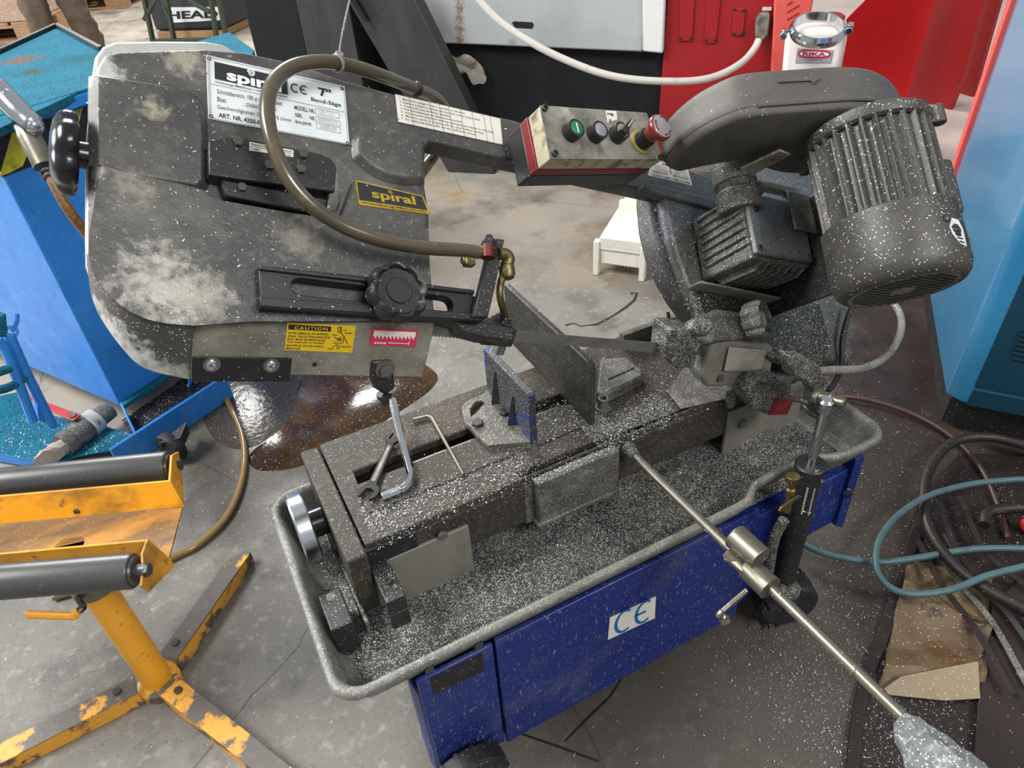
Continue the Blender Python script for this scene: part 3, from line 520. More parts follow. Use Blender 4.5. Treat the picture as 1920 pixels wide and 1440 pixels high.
# swivel casting under the arm, right end
mb = MB(); P = Z([(1250, 735), (1276, 768), (1480, 722), (1500, 690), (1320, 640)], BZ + .004)
mb.prism(P, v3(0, 0, .003)); mb.build('swivel_plate', M['dusty'], SAW, .001)
mb = MB(); P = Z([(1125, 672), (1172, 668), (1206, 692), (1206, 705), (1130, 742), (1118, 735)], BZ + .03)
mb.prism(P, v3(0, 0, -.03)); mb.build('jaw_base', M['dusty'], SAW, .006, label='chip covered base of the fixed jaw')
mb = MB(); P = Z([(1135, 676), (1170, 674), (1190, 690), (1140, 712)], BZ + .0305); mb.prism(P, v3(0, 0, .002)); mb.build('jaw_base_pocket', M['dusty'], SAW, .001)
mb = MB(); q = pz(1130, 766, BZ); mb.lathe(q, ZV, [(.016, 0), (.016, .006), (.012, .006), (.0115, .03), (.008, .03), (.008, .018), (.0005, .018)], 20); mb.build('socket_screw', M['dusty'], SAW)
# pivot posts and lower guard bits
mb = MB(); mb.bx(1.00, 1.17, .93, 1.13, BZ, .69); mb.bx(1.04, 1.14, .90, 1.16, BZ, .73); mb.build('pivot_casting', M['dusty2'], SAW, .012)

# ---- jaws
mb = MB()
q = pz(1006, 834, BZ); jx = q.x
prof = [v3(jx - .013, .951, .605), v3(jx - .013, 1.155, .605), v3(jx - .013, 1.155, .724), v3(jx - .013, .957, .737), v3(jx - .013, .951, .733)]
mb.prism(prof, v3(.016, 0, 0)); JAW = mb.build('moving_jaw', M['jaw'], SAW, .002)
mb = MB()
mb.loft([[v3(jx - .014, y, .615 + 0), v3(jx - .013, y - .006, .615), v3(jx - .013, y + .006, .615)] if False else [v3(jx - .013, y - .007, .612), v3(jx - .032, y, .612), v3(jx - .013, y + .007, .612)] for y in (1.02,)] + [[v3(jx - .0132, 1.02 - .005, .69), v3(jx - .016, 1.02, .69), v3(jx - .0132, 1.025, .69)]])
mb.loft([[v3(jx - .013, 1.10 - .007, .612), v3(jx - .03, 1.10, .612), v3(jx - .013, 1.107, .612)], [v3(jx - .0132, 1.095, .70), v3(jx - .016, 1.10, .70), v3(jx - .0132, 1.105, .70)]])
mb.build('jaw_rib', M['jaw'], SAW, .001)
base = Z([(1006, 836), (916, 844), (893, 823), (872, 797), (866, 772), (873, 762), (905, 748), (925, 735), (960, 760)], BZ)
hole = Z([(884, 790), (883, 775), (892, 763), (905, 759), (911, 764), (904, 770), (898, 779)], BZ)
mb = MB(); mb.holed(base, [hole], v3(0, 0, .014)); mb.build('jaw_foot', M['dusty'], SAW, .002)
bolt(pz(896, 797, BZ + .012), ZV, .0125, M['dark'], SAW, 'wash'); bolt(pz(947, 776, BZ + .012), ZV, .012, M['dark'], SAW, 'wash')
mb = MB(); q = pz(1108, 800, BZ); fx = q.x
prof = [v3(fx, .945, BZ), v3(fx, 1.325, BZ), v3(fx, 1.325, .752), v3(fx, 1.318, .758), v3(fx, .962, .760), v3(fx, .949, .752), v3(fx, .945, .74)]
mb.prism(prof, v3(.0125, 0, 0)); FJAW = mb.build('fixed_jaw', M['jawiron'], SAW, .002)
# ruler-edged rail behind the blade
mb = MB(); a, b2 = pz(1165, 640, .62), pz(1262, 605, .62); mb.box((a + b2) / 2, (b2 - a) / 2, v3(0, .008, 0), v3(0, 0, .02)); 
for k in range(22):
    p = a.lerp(b2, k / 22); mb.box(p + v3(0, -.004, .021), v3(.002, 0, 0), v3(0, .006, 0), v3(0, 0, .002))
mb.build('toothed_rail', M['dusty'], SAW)

# ---- lead screw wheel at the left end
wc = pz(566, 990, .525); wc = v3(.018, 1.05, .527)
mb = MB(); ax = v3(1, 0, 0)
mb.lathe(wc - ax * .016, ax, [(.052, 0), (.068, 0), (.071, .003), (.071, .029), (.068, .032), (.052, .032)], 48); 
mb.lathe(wc - ax * .006, ax, [(.014, 0), (.055, 0), (.055, .012), (.014, .012)], 32)
HW = mb.build('hand_wheel', M['bright'], SAW, .0008, label='polished aluminium vise hand wheel')
mb = MB(); mb.cyl(wc + ax * .006, v3(.062, wc.y, wc.z), .030, None, 28); mb.build('screw_collar', M['gloss'], SAW, .002)
mb = MB(); mb.bx(-.002, .040, .815, .90, .405, .498); mb.build('screw_bracket', M['dark'], SAW, .003)
mb = MB(); mb.lathe(v3(.019, .885, .498), ZV, [(.009, 0), (.009, .0006), (.006, .0008)], 18); mb.build('bracket_slot', M['dusty'], SAW)
mb = MB(); mb.bx(.058, .066, .82, 1.12, .41, .47); mb.build('bracket_strip', M['dusty2'], SAW, .002)

# ---- stop rod with its clamp
ra, rb = v3(.668, .874, .57), v3(.684, .208, .57)
mb = MB(); mb.cyl(ra + v3(0, .01, 0), rb, .0095, None, 20); mb.torus(pz(1600, 1262, .57), rb - ra, .0088, .0008, 20, 6); mb.build('stop_rod', M['steel'], SAW)
mb = MB(); mb.lathe(ra + v3(0, .0, 0), rb - ra, [(.017, 0), (.017, .012), (.011, .03)], 20); mb.build('rod_socket', M['dusty2'], SAW)
rc = pz(1423, 1083, .57); d = (rb - ra).normalized()
mb = MB(); mb.lathe(rc - d * .028, d, [(.02, 0), (.022, .004), (.022, .046), (.0225, .05), (.0225, .054), (.012, .054)], 28)
t0 = pz(1385, 1003, .60); t1 = pz(1420, 1047, .585)
mb.build('stop_clamp', M['steel'], SAW)
mb = MB(); mb.lathe(pz(1376, 1003, .602), pz(1424, 1046, .600) - pz(1376, 1003, .602), [(.02, 0), (.0235, .003), (.0225, .058), (.0225, .062), (.0, .062)], 28)
mb.loft([[pz(1375, 1040, .59) + v3(.021 * math.cos(a), .014 * math.sin(a), 0) for a in [k * PI / 4 for k in range(8)]], [rc - d * .02 + v3(.021 * math.cos(a), .018 * math.sin(a), .0) for a in [k * PI / 4 for k in range(8)]]])
mb.build('stop_head', M['steel'], SAW, .001)
mb = MB(); s0, s1 = pz(1400, 1107, .57), pz(1354, 1146, .555)
mb.cyl(s0, s1, .0042); mb.tube([s1, s1 + (s1 - s0) * .12 + v3(0, 0, -.004), pz(1354, 1152, .545), pz(1358, 1162, .54)], .0055, 10, 4)
for k in range(9): mb.torus(s0.lerp(s1, .1 + .07 * k), s1 - s0, .0042, .0011, 12, 5)
mb.lathe(pz(1358, 1160, .545), pz(1361, 1166, .54) - pz(1358, 1160, .545), [(.009, 0), (.009, .006), (.006, .0065), (.005, .004)], 18)
mb.build('clamp_screw', M['steel'], SAW)
# silver wrapped end of the rod
mb = MB(); rings = []
wp = [(1688, 1348, .0125, .57), (1704, 1372, .024, .57), (1735, 1412, .035, .565), (1775, 1455, .042, .56), (1830, 1500, .043, .55), (1850, 1530, .02, .55)]
wq = smooth_path([Vector((x, y, z)) for x, y, r, z in wp], 5); wr = smooth_path([Vector((r, 0, 0)) for x, y, r, z in wp], 5)
for i, (vq, vr) in enumerate(zip(wq, wr)):
    x, y, z = vq; r = vr.x; i = i / 5; cpt = pz(x, y, z); ring = []
    for k in range(36):
        a = 2 * PI * k / 36; rr = r * (1 + .22 * mnoise.noise(Vector((math.cos(a) * 1.6, math.sin(a) * 1.6, i * 1.1))) + .08 * mnoise.noise(Vector((math.cos(a) * 7, math.sin(a) * 7, i * 5))))
        ring.append(cpt + v3(rr * math.cos(a), 0, rr * math.sin(a)))
    rings.append(ring)
mb.loft(rings); mb.build('wrapped_rod_end', M['tape'], SAW, ang=25, label='end of the stop rod wrapped in crumpled silver film')

# ---- feed cylinder
c0, c1, c2 = py(1466, 1090, .655), py(1521, 868, .66), py(1546, 765, .665)
ax = (c1 - c0).normalized()
mb = MB(); mb.lathe(c0, c1 - c0, [(.022, 0), (.027, .004), (.0275, (c1 - c0).length - .024), (.031, (c1 - c0).length - .022), (.031, (c1 - c0).length - .003), (.028, (c1 - c0).length), (.012, (c1 - c0).length)], 32)
CYL = mb.build('feed_cylinder', M['plastic'], SAW, 0, label='black hydraulic feed cylinder with printed label')
mb = MB(); mb.cyl(c1, c2, .0095); mb.lathe(c2 - ax * .008, ax, [(.013, 0), (.015, .01), (.015, .026), (.01, .03)], 18); mb.build('piston_rod', M['chrome'], SAW)
def on_cyl(x, y, r=.0274):                                       # pixel onto the cylinder wall facing us
    d = ray(x, y); o = CAM - c0; dp = d - ax * d.dot(ax); op = o - ax * o.dot(ax)
    a_, b_, c_ = dp.dot(dp), 2 * dp.dot(op), op.dot(op) - r * r; disc = b_ * b_ - 4 * a_ * c_
    t = (-b_ - math.sqrt(max(disc, 0))) / (2 * a_); return CAM + d * t
ink = Ink(); nn = (CAM - c1).normalized()
for s_, a_, b_, u_ in (('HYDR', (1528, 886), (1546, 888), (1528, 880)),):
    ink.t(s_, on_cyl(*a_), on_cyl(*b_), on_cyl(*u_), .01, .001)
for k in range(16):
    yy = 915 + k * 3.2; dx = -(yy - 890) * .24
    ink.line(on_cyl(1519 + dx, yy), on_cyl(1535 + dx, yy + 2), .0013, nn, .001)
ink.line(on_cyl(1506, 958), on_cyl(1520, 961), .003, nn, .001); ink.done(M['white'], CYL)
Ink().t('CO', on_cyl(1521, 903), on_cyl(1541, 906), on_cyl(1523, 893), .02, .001).done(M['yellow_lab'], CYL)
# valve on the cylinder
va = part('feed_valve', SAW)
p0, p1 = py(1487, 892, .635), py(1473, 975, .625); dd = (p1 - p0).normalized()
mb = MB(); mb.lathe(p0, dd, [(.004, -.002), (.0125, 0), (.0125, .014), (.008, .015), (.007, .03), (.010, .034), (.010, .046), (.007, .05), (.007, .095)], 20); mb.build('valve_body', M['brass'], va, .0005)
mb = MB()
for k in range(20):
    a, b = frame(dd); q = a * math.cos(2 * PI * k / 20) + b * math.sin(2 * PI * k / 20); mb.box(p0 + dd * .007 + q * .0128, q * .0008, q.cross(dd) * .0011, dd * .006)
mb.build('valve_knob', M['brass'], va)
mb = MB(); h0, h1 = py(1495, 930, .622), py(1463, 952, .612); mb.prism([h0 + v3(0, 0, .005), h1 + v3(0, 0, .006), h1 + v3(-.006, 0, -.004), h1 + v3(0, 0, -.009), h0 + v3(0, 0, -.006)], v3(0, -.004, 0)); mb.build('valve_lever', M['brass'], va, .001)
mb = MB(); mb.tube([py(1470, 975, .64), py(1452, 1010, .645), py(1440, 1080, .65)], .011, 12, 5); mb.build('valve_pipe', M['dusty2'], SAW)
mb = MB()
for k in range(5):
    q = c0 + v3(random.uniform(-.03, .03), -.02, random.uniform(-.02, .03)); mb.lathe(q, ZV, [(.004, -.022), (.022, -.01), (.024, .008), (.003, .022)], 9)
mb.build('cylinder_foot', M['dusty2'], SAW, ang=20)

# ---- drive-end links between arm and cylinder
mb = MB(); P = [py(x, y, .72) for x, y in ((1480, 668), (1512, 672), (1540, 690), (1556, 720), (1530, 742), (1515, 722), (1486, 706))]; mb.prism(P, v3(0, .03, 0)); mb.build('link_bracket', M['dusty2'], SAW, .006)
pa, pb = py(1528, 742, .70), py(1568, 752, .66); pd = (pb - pa).normalized()
mb = MB(); mb.lathe(pa, pd, [(.016, 0), (.018, .003), (.018, .012), (.013, .013), (.013, .03), (.017, .031), (.017, .037), (.010, .038), (.010, .058), (.008, .06)], 22); mb.build('link_pin', M['steel'], SAW, .0008)
mb = MB(); mb.tube([py(1490, 748, .72), py(1506, 752, .70), py(1520, 762, .69), py(1534, 776, .68)], .0058, 10, 4); mb.tube([py(1507, 760, .72), py(1520, 774, .70), py(1535, 780, .69)], .0058, 10, 4); mb.build('link_rods', M['dark'], SAW)

# ================================================================== SAW ARM
def aprism(mb, pts, top, bot): mb.prism(AL(pts, top), N * (bot - top)); return mb
def raised(mb, pts, top, mid, bot, d, slope=999):                # a raised field of the casting with sloping flanks
    P = [A(x, y, mid) for x, y in pts]; n = len(P); area = sum((P[i] - P[0]).cross(P[(i + 1) % n] - P[0]).dot(N) for i in range(n)); sg = 1 if area > 0 else -1; T = []
    for i in range(n):
        e1 = (P[i] - P[i - 1]).normalized(); e2 = (P[(i + 1) % n] - P[i]).normalized(); n1, n2 = N.cross(e1) * sg, N.cross(e2) * sg; q = (n1 + n2)
        q = q.normalized() * (d / max(.45, math.sqrt(max(.01, (1 + n1.dot(n2)) / 2)))); T.append((P[i] + q if i < slope else A(*pts[i], top) - N * (top - mid)) + N * (top - mid))
    mb.loft([[p + N * (bot - mid) for p in P], P, T]); return mb
def sm2(pts, k=3): return [(p.x, p.y) for p in smooth_path([Vector((x, y, 0)) for x, y in pts], k)]
RIDGE0 = [(166, 478), (172, 505), (186, 530), (210, 560), (250, 588), (300, 605), (365, 611), (470, 603), (815, 602)]
RIDGE = sm2(RIDGE0[:7], 4) + RIDGE0[7:]
FACE = [(168, 250), (174, 160), (182, 125), (196, 103), (220, 96), (385, 91), (455, 97), (560, 119), (640, 149), (742, 177), (960, 224), (1100, 262), (1240, 302), (1345, 336), (1345, 388), (1190, 352),
        (985, 306), (880, 282), (806, 264), (797, 275), (796, 345), (805, 402), (806, 500)]
mb = MB(); aprism(mb, FACE + RIDGE[::-1], -.020, -.060)
ARM = mb.build('saw_arm', M['cast'], SAW, .004, 3)
mb = MB(); raised(mb, [(166, 312)] + sm2([(180, 310), (280, 332), (365, 352), (385, 360), (402, 372), (440, 380), (600, 407), (803, 428)], 3) + [(806, 500), (815, 602), (470, 603)] + sm2(RIDGE0[:7], 4)[::-1] + [(166, 440)], .004, -.019, -.04, .012, 20)
LOW = mb.build('lower_arm_face', M['cast'], ARM, .006, 3)
mb = MB(); raised(mb, [(166, 143)] + sm2([(180, 140), (280, 155), (340, 167), (368, 180), (384, 205), (390, 250), (390, 300), (391, 352)], 3) + [(370, 368), (166, 335)], -.006, -.019, -.04, .010); B1 = mb.build('raised_boss', M['cast'], ARM, .005, 3)
mb = MB(); raised(mb, sm2([(661, 300), (658, 270), (668, 250), (692, 242), (740, 250), (796, 266)], 3) + [(796, 348)] + sm2([(760, 348), (720, 340), (690, 324), (668, 305)], 3), -.007, -.019, -.04, .009); B2 = mb.build('raised_boss', M['cast'], ARM, .005, 3)
mb = MB(); aprism(mb, [(664, 336), (795, 365), (804, 400), (802, 436), (600, 416), (640, 400)], -.009, -.03); B3 = mb.build('raised_boss', M['cast'], ARM, .005, 3)
# pale worn guard behind the cast face
mb = MB(); aprism(mb, [(163, 420), (164, 250), (171, 150), (178, 105), (192, 86), (214, 77), (300, 75), (385, 76), (418, 82), (440, 95), (640, 150), (640, 330), (300, 560), (190, 545), (164, 470)], -.026, -.085)
GUARD = mb.build('wheel_guard', M['castgrey'], SAW, .005, 3, label='pale worn edge of the blade wheel guard behind the arm face')
# lower guard: wraps round the wheel, then runs as an upright strip in front of the blade
OUT = [A(163, 480, -.03), A(166, 520, -.05), A(173, 560, -.062), A(190, 598, -.066), A(226, 650, -.068), A(272, 692, -.07), A(355, 713, -.07)]
yo = YB - .011
top = [A(x, y, -.004) for x, y in RIDGE0]; topi = [top[0], top[1], top[2], top[3], top[4], top[5], top[6]]
mb = MB(); n_ = 6
def sheet(mb, A_, B_, th):
    k = len(A_); vs = [mb.bm.verts.new(p) for p in A_]; ws = [mb.bm.verts.new(p) for p in B_]
    vs2 = [mb.bm.verts.new(p + th) for p in A_]; ws2 = [mb.bm.verts.new(p + th) for p in B_]
    for i in range(k - 1):
        mb.bm.faces.new((vs[i], vs[i + 1], ws[i + 1], ws[i])); mb.bm.faces.new((vs2[i], ws2[i], ws2[i + 1], vs2[i + 1]))
        mb.bm.faces.new((vs[i], vs2[i], vs2[i + 1], vs[i + 1])); mb.bm.faces.new((ws[i], ws[i + 1], ws2[i + 1], ws2[i]))
    for i in (0, k - 1): mb.bm.faces.new((vs[i], ws[i], ws2[i], vs2[i]))
sheet(mb, smooth_path(topi, 5), smooth_path(OUT, 5), YV * .006); RIM = mb.build('wheel_rim_guard', M['rim'], SAW, .002, ang=50)
# worn patch where the paint has gone
mb = MB(); t_ = [py(358, 612, yo), py(470, 604, yo), py(815, 604, yo), py(812, 625, yo), py(793, 708, yo), py(545, 704, yo), py(354, 712, yo)]
mb.prism(t_, YV * .005); STRIP = mb.build('lower_guard', M['castworn'], SAW, .002)
mb = MB(); mb.prism([py(x, y, yo - .003) for x, y in ((361, 670), (548, 672), (543, 716), (360, 716))], YV * .003); mb.build('guard_clamp_plate', M['rubber'], SAW, .001)
for q in ((397, 683), (509, 685)): bolt(py(*q, yo - .003), nY, .0072, M['chrome'], SAW, 'pan', 'screw', ZV)
mb = MB(); mb.prism([py(x, y, yo - .004) for x, y in ((697, 678), (735, 676), (739, 700), (742, 730), (722, 742), (700, 728), (694, 708))], YV * .008); mb.build('stop_lug', M['dark'], SAW, .004)
bolt(py(722, 692, yo - .004), nY, .0105, M['dusty'], SAW, 'wash'); 
mb = MB(); mb.lathe(py(720, 738, yo), v3(-.1, -.1, -1), [(.012, 0), (.012, .006), (.007, .007), (.007, .018)], 16); mb.build('stop_screw', M['dark'], SAW)
mb = MB(); mb.lathe(py(590, 683, yo - .0004), nY, [(.0035, 0), (.0035, .0005), (.001, .0006)], 12); mb.build('guard_hole', M['rubber'], SAW)

# ---- blade with teeth
P0, P1 = py(730, 613, YB), py(1345, 661, YB); L = (P1 - P0).length; e = (P1 - P0).normalized(); f = e.cross(YV).normalized()
if f.z < 0: f = -f
pts = [P0 + f * .0105, P1 + f * .0105]; nt = int(L / .0062)
for k in range(nt, 0, -1):
    pts += [P0 + e * (L * k / nt) - f * .0085, P0 + e * (L * (k - .25) / nt) - f * .0108, P0 + e * (L * (k - .35) / nt) - f * .0108]
pts.append(P0 - f * .0085)
mb = MB(); mb.prism(pts, YV * .0011); BLADE = mb.build('saw_blade', M['blade'], SAW)

# ---- labels on the arm
pl = -.0198
def z8(x, y, off=pl): return A(380 + x / 6.4, 90 + y / 6.4, off + .0012)
mb = MB(); mb.prism(AL([(386.3, 103.8), (645.6, 162.7), (655, 272), (390, 222.8)], pl), N * .0012)
RP = mb.build('rating_plate', M['label'], SAW, 0, label='silver rating plate printed with the maker name and data')
for q in ((76, 125), (100, 820), (1668, 485), (1735, 1145)): inst(('rivet', 's'), 'rivet', rivet, M['steel'], RP, axis_matrix(z8(*q), N, .0032))
ink = Ink(); ink.quad([z8(140, 165), z8(1012, 365), z8(1020, 560), z8(145, 370)], N)
ink.loop([z8(60, 105), z8(1690, 477), z8(1745, 1150), z8(85, 838)], .0005, N); ink.line(z8(78, 108), z8(103, 842), .0005, N); ink.line(z8(95, 432), z8(1697, 770), .0005, N)
T = lambda s, a, b, u, bold=0.0, sp=1.0: ink.t(s, z8(*a), z8(*b), z8(*u), bold, .0006, sp)
T('Werkzeuge-Maschinen-1100 Wien, Schulplatz', (146, 424), (1020, 607), (144, 392), .004)
T('Schnittbereich: 180 \u00f8 /300x180mm', (172, 548), (950, 698), (170, 492)); T('Blatt', (176, 640), (282, 660), (174, 585)); T(': 2360x20x0,9mm', (490, 705), (884, 772), (488, 652))
T('Geschwindigkeiten: 20/30/45/70 U/min', (178, 742), (1062, 905), (176, 682)); T('ART. NR. 4350-0712', (190, 832), (790, 945), (188, 775), .02)
T('7\u201d', (1405, 575), (1562, 606), (1378, 470), .03); T('Band-S\u00e4ge', (1302, 648), (1662, 722), (1298, 590), .012); T('MODELL NR.', (1102, 738), (1342, 786), (1100, 688), .01); T('SER.', (1108, 825), (1197, 843), (1106, 780), .01); T('NR.', (1285, 860), (1350, 873), (1283, 816), .01); T('BAUJAHR', (1114, 912), (1308, 948), (1112, 866), .01)
for a in ((1350, 722), (1357, 815), (1364, 900)): ink.loop([z8(a[0], a[1]), z8(a[0] + 288, a[1] + 62), z8(a[0] + 292, a[1] + 127), z8(a[0] + 4, a[1] + 66)], .0004, N)
ce_mark(ink, z8(1062, 520), z8(1256, 560), z8(1060, 425), N, .0020); ink.done(M['ink'], RP)
ink = Ink(); ink.t('sp\u0131ral', z8(290, 425, pl + .0006), z8(948, 575, pl + .0006), z8(284, 252, pl + .0006), .035)
c_ = z8(582, 300, pl + .0007); ex, ey = (z8(682, 322, pl + .0007) - c_) * .46, (z8(584, 220, pl + .0007) - c_) * .6
sp = [c_ + (ex * math.cos(a) + ey * math.sin(a)) * (.15 + .85 * a / (5 * PI)) for a in [k * 5 * PI / 36 for k in range(37)]]
for i in range(36): ink.line(sp[i], sp[i + 1], .0012, N, .0007)
ink.done(M['white'], RP)
ink = Ink(); ink.t('UE-712', z8(1395, 775), z8(1560, 812), z8(1393, 733)); ink.t('080909229', z8(1385, 870), z8(1620, 920), z8(1383, 828)); ink.t('2008.09', z8(1400, 958), z8(1605, 1000), z8(1398, 914)); ink.done(M['inkgrey'], RP, 'stamped_lettering')
# gold maker label
g = -.009 + .0006
mb = MB(); mb.prism(AL([(666, 338), (793, 368), (806, 402), (672, 384)], -.009), N * .0006); GL = mb.build('maker_label', M['ink'], SAW, label='small black and gold maker label on the arm')
def G(s, t): return A(666 + s * 127 + t * (6 + s * 7), 338 + s * 30 + t * (46 - s * 12), g)
ink = Ink(); ink.loop([G(.01, .02), G(.99, .02), G(.99, .98), G(.01, .98)], .0022, N); ink.quad([G(.02, .80), G(.98, .80), G(.98, .99), G(.02, .99)], N)
ink.t('sp\u0131ral', G(.22, .72), G(.84, .74), G(.21, .22), .03)
c_ = G(.5, .17); ex, ey = (G(.56, .17) - c_) * .6, (G(.5, .05) - c_) * .8
sp = [c_ + (ex * math.cos(a) + ey * math.sin(a)) * (.2 + .8 * a / (4 * PI)) for a in [k * 4 * PI / 24 for k in range(25)]]
for i in range(24): ink.line(sp[i], sp[i + 1], .0009, N, .0007)
ink.done(M['gold'], GL)
Ink().t('Werkzeug-Maschinen', G(.05, .95), G(.95, .95), G(.05, .85), .01, .001).done(M['ink'], GL, 'small_lettering')
# tension bracket
mb = MB(); aprism(mb, [(391, 264), (440, 255), (602, 288), (622, 298), (631, 314), (628, 360), (392, 328)], .006, -.03); TB = mb.build('tension_plate', M['plastic'], SAW, .002)
mb = MB(); aprism(mb, [(412, 334), (614, 372), (612, 394), (600, 398), (560, 394), (424, 367)], -.001, -.03); mb.build('tension_slide', M['plastic'], SAW, .003)
mb = MB(); aprism(mb, [(606, 292), (628, 300), (638, 330), (640, 380), (632, 398), (612, 396), (622, 330)], .0, -.03); mb.build('tension_rib', M['cast'], SAW, .004)
for q in ((446, 267), (568, 290), (505, 311), (564, 318)): bolt(A(*q, .006), N, .0074, M['bolt'], SAW, 'hex')
bolt(A(453, 352, -.001), N, .0068, M['bolt'], SAW, 'hex')
mb = MB(); mb.lathe(A(583, 326, .0062), N, [(.005, 0), (.005, .0003), (.002, .0004)], 14); mb.build('tapped_hole', M['khaz'], SAW)
for k, (a, b, cc, d) in enumerate((((468, 266), (550, 282), (550, 288.5), (467.6, 274)), ((467.6, 275), (550, 289.5), (550, 295), (467, 282)))):
    mb = MB(); mb.prism(AL([a, b, cc, d], .006), N * .0005); TL = mb.build('tension_label', M['paper'], SAW)
    s = ('Band Dehnung - Tension', 'High          Tensioner')[k]
    Ink().t(s, A(d[0] + 3, d[1] - 1, .0066), A(cc[0] - 3, cc[1] - 1, .0066), A(a[0] + 3, a[1] + 2, .0066), .01).done(M['ink'], TL)
# caution and tooth labels on the upright strip
yy = yo - .0006
def Y8(x, y): return py(460 + x / 4.8, 400 + y / 4.8, yy - .0002)
mb = MB(); mb.prism([py(x, y, yo) for x, y in ((539, 604.5), (667, 611), (660, 661), (533, 656))], nY * .0006); CL = mb.build('caution_label', M['yellow_lab'], SAW, label='yellow caution label with black print')
ink = Ink(); ink.quad([Y8(390, 1000), Y8(772, 1018), Y8(768, 1062), Y8(386, 1042)], nY)
for s, x0, x1, yv in (('AFTER REMOVAL OF SHIPPING', 384, 745, 1077), ('STRAP. THE CUTTING HEAD STOP', 382, 765, 1105), ('BOLT MUST BE REINSTALLED', 378, 720, 1132), ('AND ADJUSTED TO PREVENT', 374, 710, 1160), ('ELECTRICAL ON-OFF SWITCH', 368, 704, 1188), ('BREAKAGE', 364, 492, 1215)):
    k = (x1 - x0) * .04; ink.t(s, Y8(x0, yv + 5), Y8(x1, yv + 5 + k), Y8(x0 + 2, yv - 11), .012)
ink.t('SCREW', Y8(898, 1084), Y8(965, 1087), Y8(899, 1070), .01).t('BOLT', Y8(786, 1100), Y8(832, 1103), Y8(787, 1087), .01).t('BRACKET', Y8(862, 1204), Y8(952, 1208), Y8(863, 1190), .01).t('NUT', Y8(742, 1224), Y8(790, 1226), Y8(743, 1212), .01)
for p in ([(852, 1020), (858, 1070), (886, 1105), (882, 1160), (870, 1168), (790, 1164)], [(834, 1118), (866, 1120)], [(822, 1135), (872, 1138)], [(826, 1176), (824, 1215), (842, 1216), (846, 1178)], [(838, 1020), (866, 1022)], [(834, 1022), (836, 1066), (862, 1070), (866, 1024)], [(884, 1050), (915, 1053)], [(890, 1110), (920, 1175)], [(800, 1110), (822, 1128)], [(780, 1210), (820, 1180)], [(824, 1122), (868, 1150)], [(826, 1150), (866, 1120)]):
    for i in range(len(p) - 1): ink.line(Y8(*p[i]), Y8(*p[i + 1]), .0008, nY)
ink.done(M['ink'], CL)
Ink().t('CAUTION', Y8(440, 1040), Y8(738, 1052), Y8(442, 1013), .02, .001, 1.25).done(M['yellow_lab'], CL, 'heading_lettering')
mb = MB(); mb.prism([Y8(1140, 1032) - nY * .0002, Y8(1555, 1050) - nY * .0002, Y8(1530, 1205) - nY * .0002, Y8(1115, 1182) - nY * .0002], nY * .0005); RL = mb.build('tooth_label', M['red_ink'], SAW, label='faded red label showing saw teeth')
ink = Ink(); ink.quad([Y8(1158, 1052), Y8(1535, 1068), Y8(1528, 1112), Y8(1150, 1098)], nY)
for k in range(11):
    x = 1150 + k * 34; ink.quad([Y8(x, 1096 + k * 1.3), Y8(x + 30, 1098 + k * 1.3), Y8(x + 24, 1128 + k * 1.3)], nY)
for k in range(4): ink.quad([Y8(1165 + k * 28, 1156 + k), Y8(1185 + k * 28, 1157 + k), Y8(1175 + k * 28, 1172 + k), Y8(1155 + k * 28, 1171 + k)], nY)
ink.line(Y8(1285, 1164), Y8(1475, 1172), .0012, nY).line(Y8(1475, 1150), Y8(1465, 1185), .0012, nY); ink.done(M['paper'], RL, 'tooth_print')
# white instruction label on the beam
b = -.020
mb = MB(); mb.prism(AL([(740, 176), (938, 222), (943, 272), (746, 229)], b), N * .0005); IL = mb.build('instruction_label', M['paper'], SAW, label='white instruction label with seven printed lines')
def I2(s, t): return A(740 + s * 198 + t * (6 - s), 176 + s * 46 + t * (53 - 3 * s), b + .0006)
ink = Ink()
for k, (s, e_) in enumerate((('1  Make sure voltage is kept as specified on the plate', .66), ('2  Examine workpiece material and size, then choose proper blade', .80), ('3  Check work securely before operating', .52), ('4  While start cutting, keep your hands away from the blade', .62), ('5  Disconnect machine before changing the blade or the belt', .92), ('6  Machine parts in moving are on, stop before turning', .82), ('7  For additional safety rules, see the instruction manual', .74))):
    t0 = .17 + k * .118; ink.t(s, I2(.04, t0), I2(e_, t0), I2(.04, t0 - .075), .004)
for s_ in (.135, .33, .42, .51, .62, .73, .84, .9): ink.line(I2(s_, 0), I2(s_ + .015, 1), .0005, N)
ink.loop([I2(0, 0), I2(1, 0), I2(1, 1), I2(0, 1)], .0007, N); ink.done(M['ink'], IL)
mb = MB(); mb.prism(AL([(1222, 300), (1288, 312), (1298, 348), (1215, 329)], b), N * .0005); SL = mb.build('speed_label', M['paper'], SAW, label='small printed blade speed label beside the belt cover')
def S2(s, t): return A(1222 + s * 66 + t * (-7 + s * 17), 300 + s * 12 + t * (29 + s * 7), b + .0006)
ink = Ink().t('SPEED IN R.P.M.', S2(.3, .2), S2(.95, .2), S2(.3, .05), .01).t('SPINDLE PULLEY', S2(.08, .72), S2(.45, .72), S2(.08, .62), .01).t('MOTOR PULLEY', S2(.58, .74), S2(.95, .74), S2(.58, .63), .01).t('BLADE: 20MMx0.9MMx2362MM', S2(.1, .94), S2(.94, .94), S2(.1, .83), .01)
for k in range(4): ink.line(S2(.1, .28 + .09 * k), S2(.45, .30 + .09 * k), .0004, N).line(S2(.58, .30 + .09 * k), S2(.95, .30 + .09 * k), .0004, N)
ink.line(S2(.15, .26), S2(.42, .58), .0005, N).line(S2(.9, .26), S2(.62, .6), .0005, N); ink.done(M['ink'], SL)
ink = Ink()
for k in range(6): ink.line(S2(.49, .22 + .07 * k), S2(.54, .23 + .07 * k), .0016, N)
